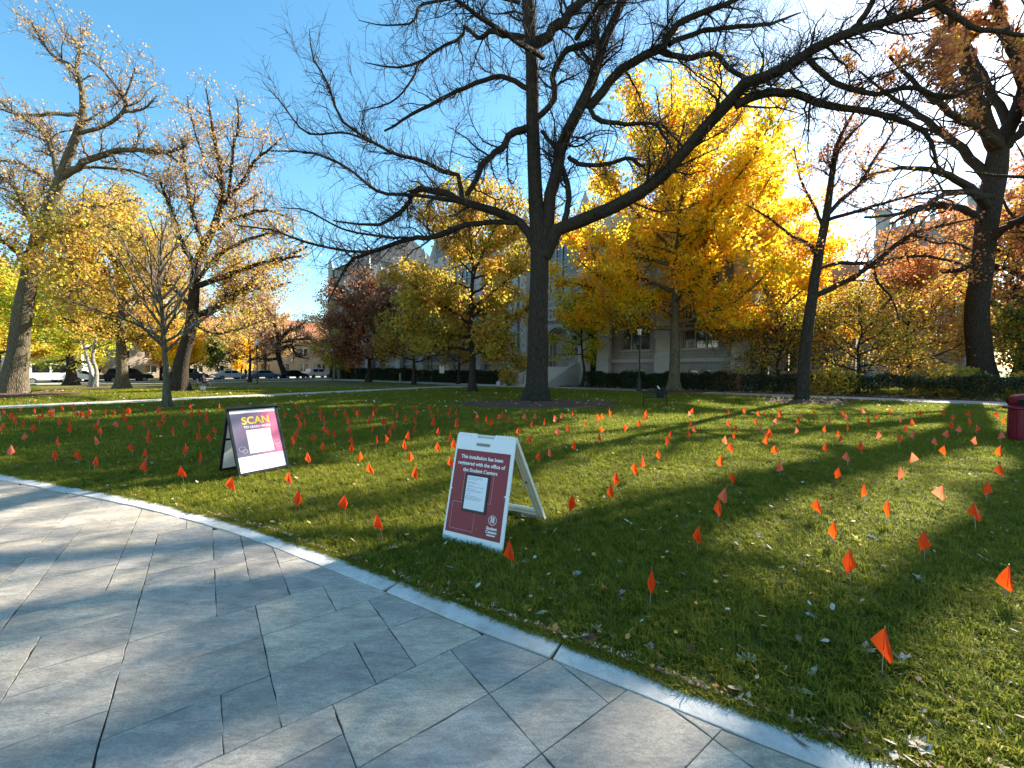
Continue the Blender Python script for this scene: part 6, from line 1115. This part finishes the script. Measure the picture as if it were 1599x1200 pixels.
p = gr(625, 598); o = empty('bollard_post', p, 'short grey metal post on the far lawn left of the hedge', 'post'); g = MB(); g.lathe([(.11,0),(.11,1.05),(.08,1.12),(.02,1.16)], 10); g.obj('shaft', plain('grey_metal', (.2,.21,.21), .5, .4), o)

# ------------------------------------------------------------------ people
def person(name, base, rz, J, Rad, edges, mats_fn, label, mats):
    me = bpy.data.meshes.new('body'); keys = list(J); me.from_pydata([J[k] for k in keys], [(keys.index(a), keys.index(b)) for a, b in edges], []); o = bpy.data.objects.new('tmp_body', me); C.objects.link(o)
    sk = o.modifiers.new('skin', 'SKIN'); sk.use_smooth_shade = True; ss = o.modifiers.new('sub', 'SUBSURF'); ss.levels = 2; ss.render_levels = 2
    for i, k in enumerate(keys): me.skin_vertices[0].data[i].radius = (Rad[k], Rad[k]*.85); me.skin_vertices[0].data[i].use_root = (k == 'pelvis')
    dg = bpy.context.evaluated_depsgraph_get(); ev = bpy.data.meshes.new_from_object(o.evaluated_get(dg)); bpy.data.objects.remove(o); ev.materials.clear()
    for m in mats: ev.materials.append(m)
    for p in ev.polygons: p.material_index = mats_fn(p.center); p.use_smooth = True
    root = empty(name, base, label, 'person', rz=rz); link('body', ev, root); return root
skin = plain('skin', (.42,.26,.18), .6); hairm = plain('hair_dark', (.03,.02,.015), .7)
ED = [('pelvis','waist'),('waist','chest'),('chest','neck'),('neck','head'),('head','crown'),('chest','shL'),('shL','elL'),('elL','haL'),('haL','fiL'),('chest','shR'),('shR','elR'),('elR','haR'),('haR','fiR'),('pelvis','hiL'),('hiL','knL'),('knL','anL'),('anL','toL'),('pelvis','hiR'),('hiR','knR'),('knR','anR'),('anR','toR')]
RD = dict(pelvis=.15,waist=.14,chest=.165,neck=.06,head=.092,crown=.08,shL=.075,elL=.052,haL=.038,fiL=.03,shR=.075,elR=.052,haR=.038,fiR=.03,hiL=.095,knL=.065,anL=.046,toL=.04,hiR=.095,knR=.065,anR=.046,toR=.04)
JW = dict(pelvis=(0,0,.93),waist=(0,0,1.1),chest=(0,0,1.34),neck=(.01,0,1.48),head=(.03,0,1.60),crown=(.03,0,1.70),shL=(0,.18,1.40),elL=(-.08,.23,1.13),haL=(.03,.22,.92),fiL=(.08,.21,.84),shR=(0,-.18,1.40),elR=(.02,-.23,1.13),haR=(.17,-.20,.96),fiR=(.23,-.18,.90),hiL=(.02,.09,.86),knL=(.16,.09,.50),anL=(.22,.09,.09),toL=(.36,.09,.04),hiR=(-.01,-.09,.86),knR=(-.05,-.09,.48),anR=(-.28,-.09,.14),toR=(-.18,-.09,.04))
def mf(c): 
    if c.z > 1.53: return 2
    if c.z < .9 and abs(c.y) < .16: return 1
    if c.z < .93 and abs(c.y) > .16: return 2
    if c.z < .1: return 3
    return 0
P_ = gr(710, 598); w1 = person('person', P_, R(195), JW, RD, ED, mf, 'person in a tan jacket and dark trousers walking past the dark hedge', [plain('jacket_tan', (.30,.25,.17), .8), plain('trousers_dark', (.02,.022,.03), .8), skin, M['black']])
hm = MB(); hm.lathe([(.097,-.05),(.105,.02),(.09,.08),(.05,.115),(.01,.125)], 12, (.015,0,1.64)); hm.obj('hair', hairm, w1, smooth=True); hm = MB(); hm.prism(rounded(-.16,1.0,.16,1.42,.06), -.24, -.11, 'x'); hm.obj('backpack', plain('backpack_grey', (.05,.05,.06), .8), w1, bevel=.02)
JS = dict(pelvis=(0,0,.52),waist=(-.02,0,.68),chest=(.02,0,.92),neck=(.06,0,1.06),head=(.11,0,1.17),crown=(.12,0,1.26),shL=(.03,.18,.98),elL=(.12,.22,.74),haL=(.30,.12,.66),fiL=(.37,.08,.65),shR=(.03,-.18,.98),elR=(.12,-.22,.74),haR=(.30,-.12,.66),fiR=(.37,-.08,.65),hiL=(.05,.09,.50),knL=(.44,.11,.50),anL=(.42,.11,.10),toL=(.56,.11,.04),hiR=(.05,-.09,.50),knR=(.44,-.11,.50),anR=(.38,-.11,.10),toR=(.52,-.11,.04))
def mf2(c): return 2 if c.z > 1.10 else (3 if c.z < .1 else (1 if c.z < .56 and c.x > .02 else (2 if c.x > .27 and c.z > .6 else 0)))
sp_ = gr(317, 607); pb_ = empty('park_bench', (sp_.x, sp_.y, 0), 'dark bench on the left lawn beneath the seated person', 'bench', rz=R(20))
for k in range(4): g = MB(); g.box((-.18+.1*k, -.8, .37), (-.10+.1*k, .8, .40)); g.obj('seat_slat', M['iron'], pb_)
for y in (-.65, .65):
    g = MB(); g.box((-.18, y-.03, 0), (-.13, y+.03, .37)); g.obj('leg', M['iron'], pb_); g = MB(); g.box((.13, y-.03, 0), (.18, y+.03, .37)); g.obj('leg', M['iron'], pb_); g = MB(); g.box((-.25, y-.02, .40), (-.20, y+.02, .82)); g.obj('back_post', M['iron'], pb_)
for k in range(3): g = MB(); g.box((-.20, -.8, .50+.11*k), (-.175, .8, .58+.11*k)); g.obj('back_slat', M['iron'], pb_)
s2 = person('person', (sp_.x, sp_.y, -.02), R(20), JS, RD, ED, mf2, 'person in dark clothes sitting bent forward on the bench of the left lawn', [plain('coat_black', (.02,.02,.025), .8), plain('jeans_dark', (.03,.035,.05), .8), skin, M['black']])
hm = MB(); hm.lathe([(.097,-.05),(.105,.02),(.09,.08),(.05,.115),(.01,.125)], 12, (.10,0,1.20)); hm.obj('hair', hairm, s2, smooth=True)
wbp = gr(317.5, 611); wb_ = empty('white_bag', wbp, 'white bag standing on the grass in front of the seated person', 'bag'); g = MB(); g.prism(rounded(-.16, 0, .16, .34, .04), -.08, .08, 'y'); g.obj('body', M['white'], wb_, bevel=.015); g = MB(); g.tube([(-.08,0,.33),(-.06,0,.46),(.06,0,.46),(.08,0,.33)], .01); g.obj('handle', M['white'], wb_)
P_ = gr(384, 594); w3 = person('person', P_, R(250), JW, RD, ED, mf, 'distant person in dark clothes walking past the parked cars', [plain('coat_dark', (.03,.025,.03), .8), plain('trousers_blue', (.03,.04,.06), .8), skin, M['black']])

# ------------------------------------------------------------------ parked cars
M['tyre'] = plain('tyre', (.015,.015,.015), .8); M['rimm'] = plain('rim', (.35,.35,.36), .35, .8); M['carglass'] = solid('car_glass', (.012,.015,.018), .08); M['lampred'] = solid('tail_lamp', (.35,.02,.02), .2); M['lampclear'] = solid('head_lamp', (.6,.6,.58), .15)
def paint(n, c): t = NT(n); t.b.inputs['Coat Weight'].default_value = .6; t.b.inputs['Coat Roughness'].default_value = .06; return t.base(c, .35)
def car(name, label, cat, x, y, rz, col, kind='sedan'):
    o = empty(name, (x, y, .015), label, cat, 'vehicles parked along the far street', rz)
    if kind == 'sedan': L_, prof = 4.5, [(-2.25,.35),(-2.22,.72),(-1.9,.88),(-1.35,.93),(1.05,.93),(1.9,.80),(2.2,.62),(2.25,.35)]; cab = [(-1.55,.92),(-1.0,1.36),(-.1,1.43),(.55,1.38),(1.25,.92)]
    elif kind == 'suv': prof = [(-2.25,.4),(-2.3,.95),(-2.15,1.02),(1.2,1.02),(2.1,.92),(2.3,.7),(2.3,.4)]; cab = [(-2.1,1.01),(-1.8,1.62),(.2,1.68),(.7,1.6),(1.3,1.01)]
    else: prof = [(-2.6,.4),(-2.6,1.1),(1.9,1.1),(2.5,.95),(2.6,.7),(2.6,.4)]; cab = [(-2.55,1.09),(-2.5,2.1),(1.0,2.15),(1.3,2.0),(2.0,1.09)]
    pm = paint('car_paint', col); g = MB(); g.prism(prof, -.88, .88, 'y'); g.obj('body', pm, o, bevel=.06); g = MB(); g.prism([(x_*.97, z_) for x_, z_ in cab], -.74, .74, 'y'); cb_ = g.obj('cabin', pm, o, bevel=.05)
    lo = cab[0][1]+.08; hi = max(z for _, z in cab)-.12; xa = cab[0][0]*.97; xb = cab[-1][0]*.97; 
    for sgn in (-1, 1):
        for a, b in ((.2, .48), (.51, .8)):
            g = MB(); X0 = xa+(xb-xa)*a; X1_ = xa+(xb-xa)*b; g.box((X0, sgn*.742-.004, lo), (X1_, sgn*.742+.004, hi)); g.obj('side_window', M['carglass'], o)
    g = MB(); a0, a1 = Vector((cab[-1][0]*.97, 0, cab[-1][1])), Vector((cab[-2][0]*.97, 0, cab[-2][1])); nn_ = Vector((.05, 0, .03)); q1, q2 = a0+(a1-a0)*.1+nn_, a0+(a1-a0)*.9+nn_
    g.add([(q1.x,-.64,q1.z),(q1.x,.64,q1.z),(q2.x,.60,q2.z),(q2.x,-.60,q2.z),(q1.x-.03,-.64,q1.z-.02),(q1.x-.03,.64,q1.z-.02),(q2.x-.03,.60,q2.z-.02),(q2.x-.03,-.60,q2.z-.02)], [(0,1,2,3),(7,6,5,4),(0,4,5,1),(1,5,6,2),(2,6,7,3),(3,7,4,0)]); g.obj('windscreen', M['carglass'], o)
    hx = prof[0][0]*.62
    for wx in (hx, -hx):
        for wy in (-.80, .80):
            g = MB(); g.lathe([(.2,-.09),(.31,-.09),(.33,-.06),(.33,.06),(.31,.09),(.2,.09)], 16); me = g.mesh('wheel', M['tyre']); me.transform(Matrix.Translation((wx, wy, .33)) @ Matrix.Rotation(math.pi/2, 4, 'X')); wo = link('wheel', me, o)
            g = MB(); g.lathe([(.19,-.1),(.19,.1)], 12); me = g.mesh('rim', M['rimm']); me.transform(Matrix.Translation((wx, wy, .33)) @ Matrix.Rotation(math.pi/2, 4, 'X')); link('rim', me, wo)
    for wy in (-.62, .62):
        g = MB(); xx = prof[-2][0]; g.box((xx-.05, wy-.14, .62), (xx+.06, wy+.14, .74)); g.obj('headlight', M['lampclear'], o); g = MB(); xx = prof[1][0]; g.box((xx-.03, wy-.12, .62), (xx+.05, wy+.12, .76)); g.obj('tail_light', M['lampred'], o)
cc_ = [(6,'white','van'),(12,'black','suv'),(18,'dark grey','suv'),(23.3,'silver','sedan'),(28,'blue grey','sedan'),(32.6,'black','sedan'),(37.2,'white','suv')]
cols = {'white': (.75,.75,.74), 'black': (.012,.012,.014), 'dark grey': (.06,.065,.07), 'silver': (.42,.43,.44), 'blue grey': (.10,.14,.19)}
wh = ['farthest left near the big left oak', 'parked behind the green bush tree', 'parked behind the twin pale trunks', 'parked behind the golden brown tree', 'parked left of the gnarled tree', 'parked just right of the gnarled tree', 'nearest the left corner of the hall']
for (s_, c_, k_), w_ in zip(cc_, wh): 
    p = s0+sdv*s_+sn*1.3; car('parked_van' if k_ == 'van' else 'parked_car', '%s %s %s' % (c_, {'van': 'van', 'suv': 'tall car', 'sedan': 'saloon car'}[k_], w_), 'van' if k_ == 'van' else 'car', p.x, p.y, R(60), cols[c_], k_)
for s_, c_, w_ in ((9, 'dark grey', 'on the far side of the street beyond the left oak'), (20.5, 'white', 'on the far side of the street behind the young stem'), (26, 'black', 'on the far side of the street behind the bench'), (31, 'silver', 'on the far side of the street below the lollipop tree')):
    p = s0+sdv*s_+sn*7.6; car('parked_car', '%s saloon car %s' % (c_, w_), 'car', p.x, p.y, R(240), cols[c_])
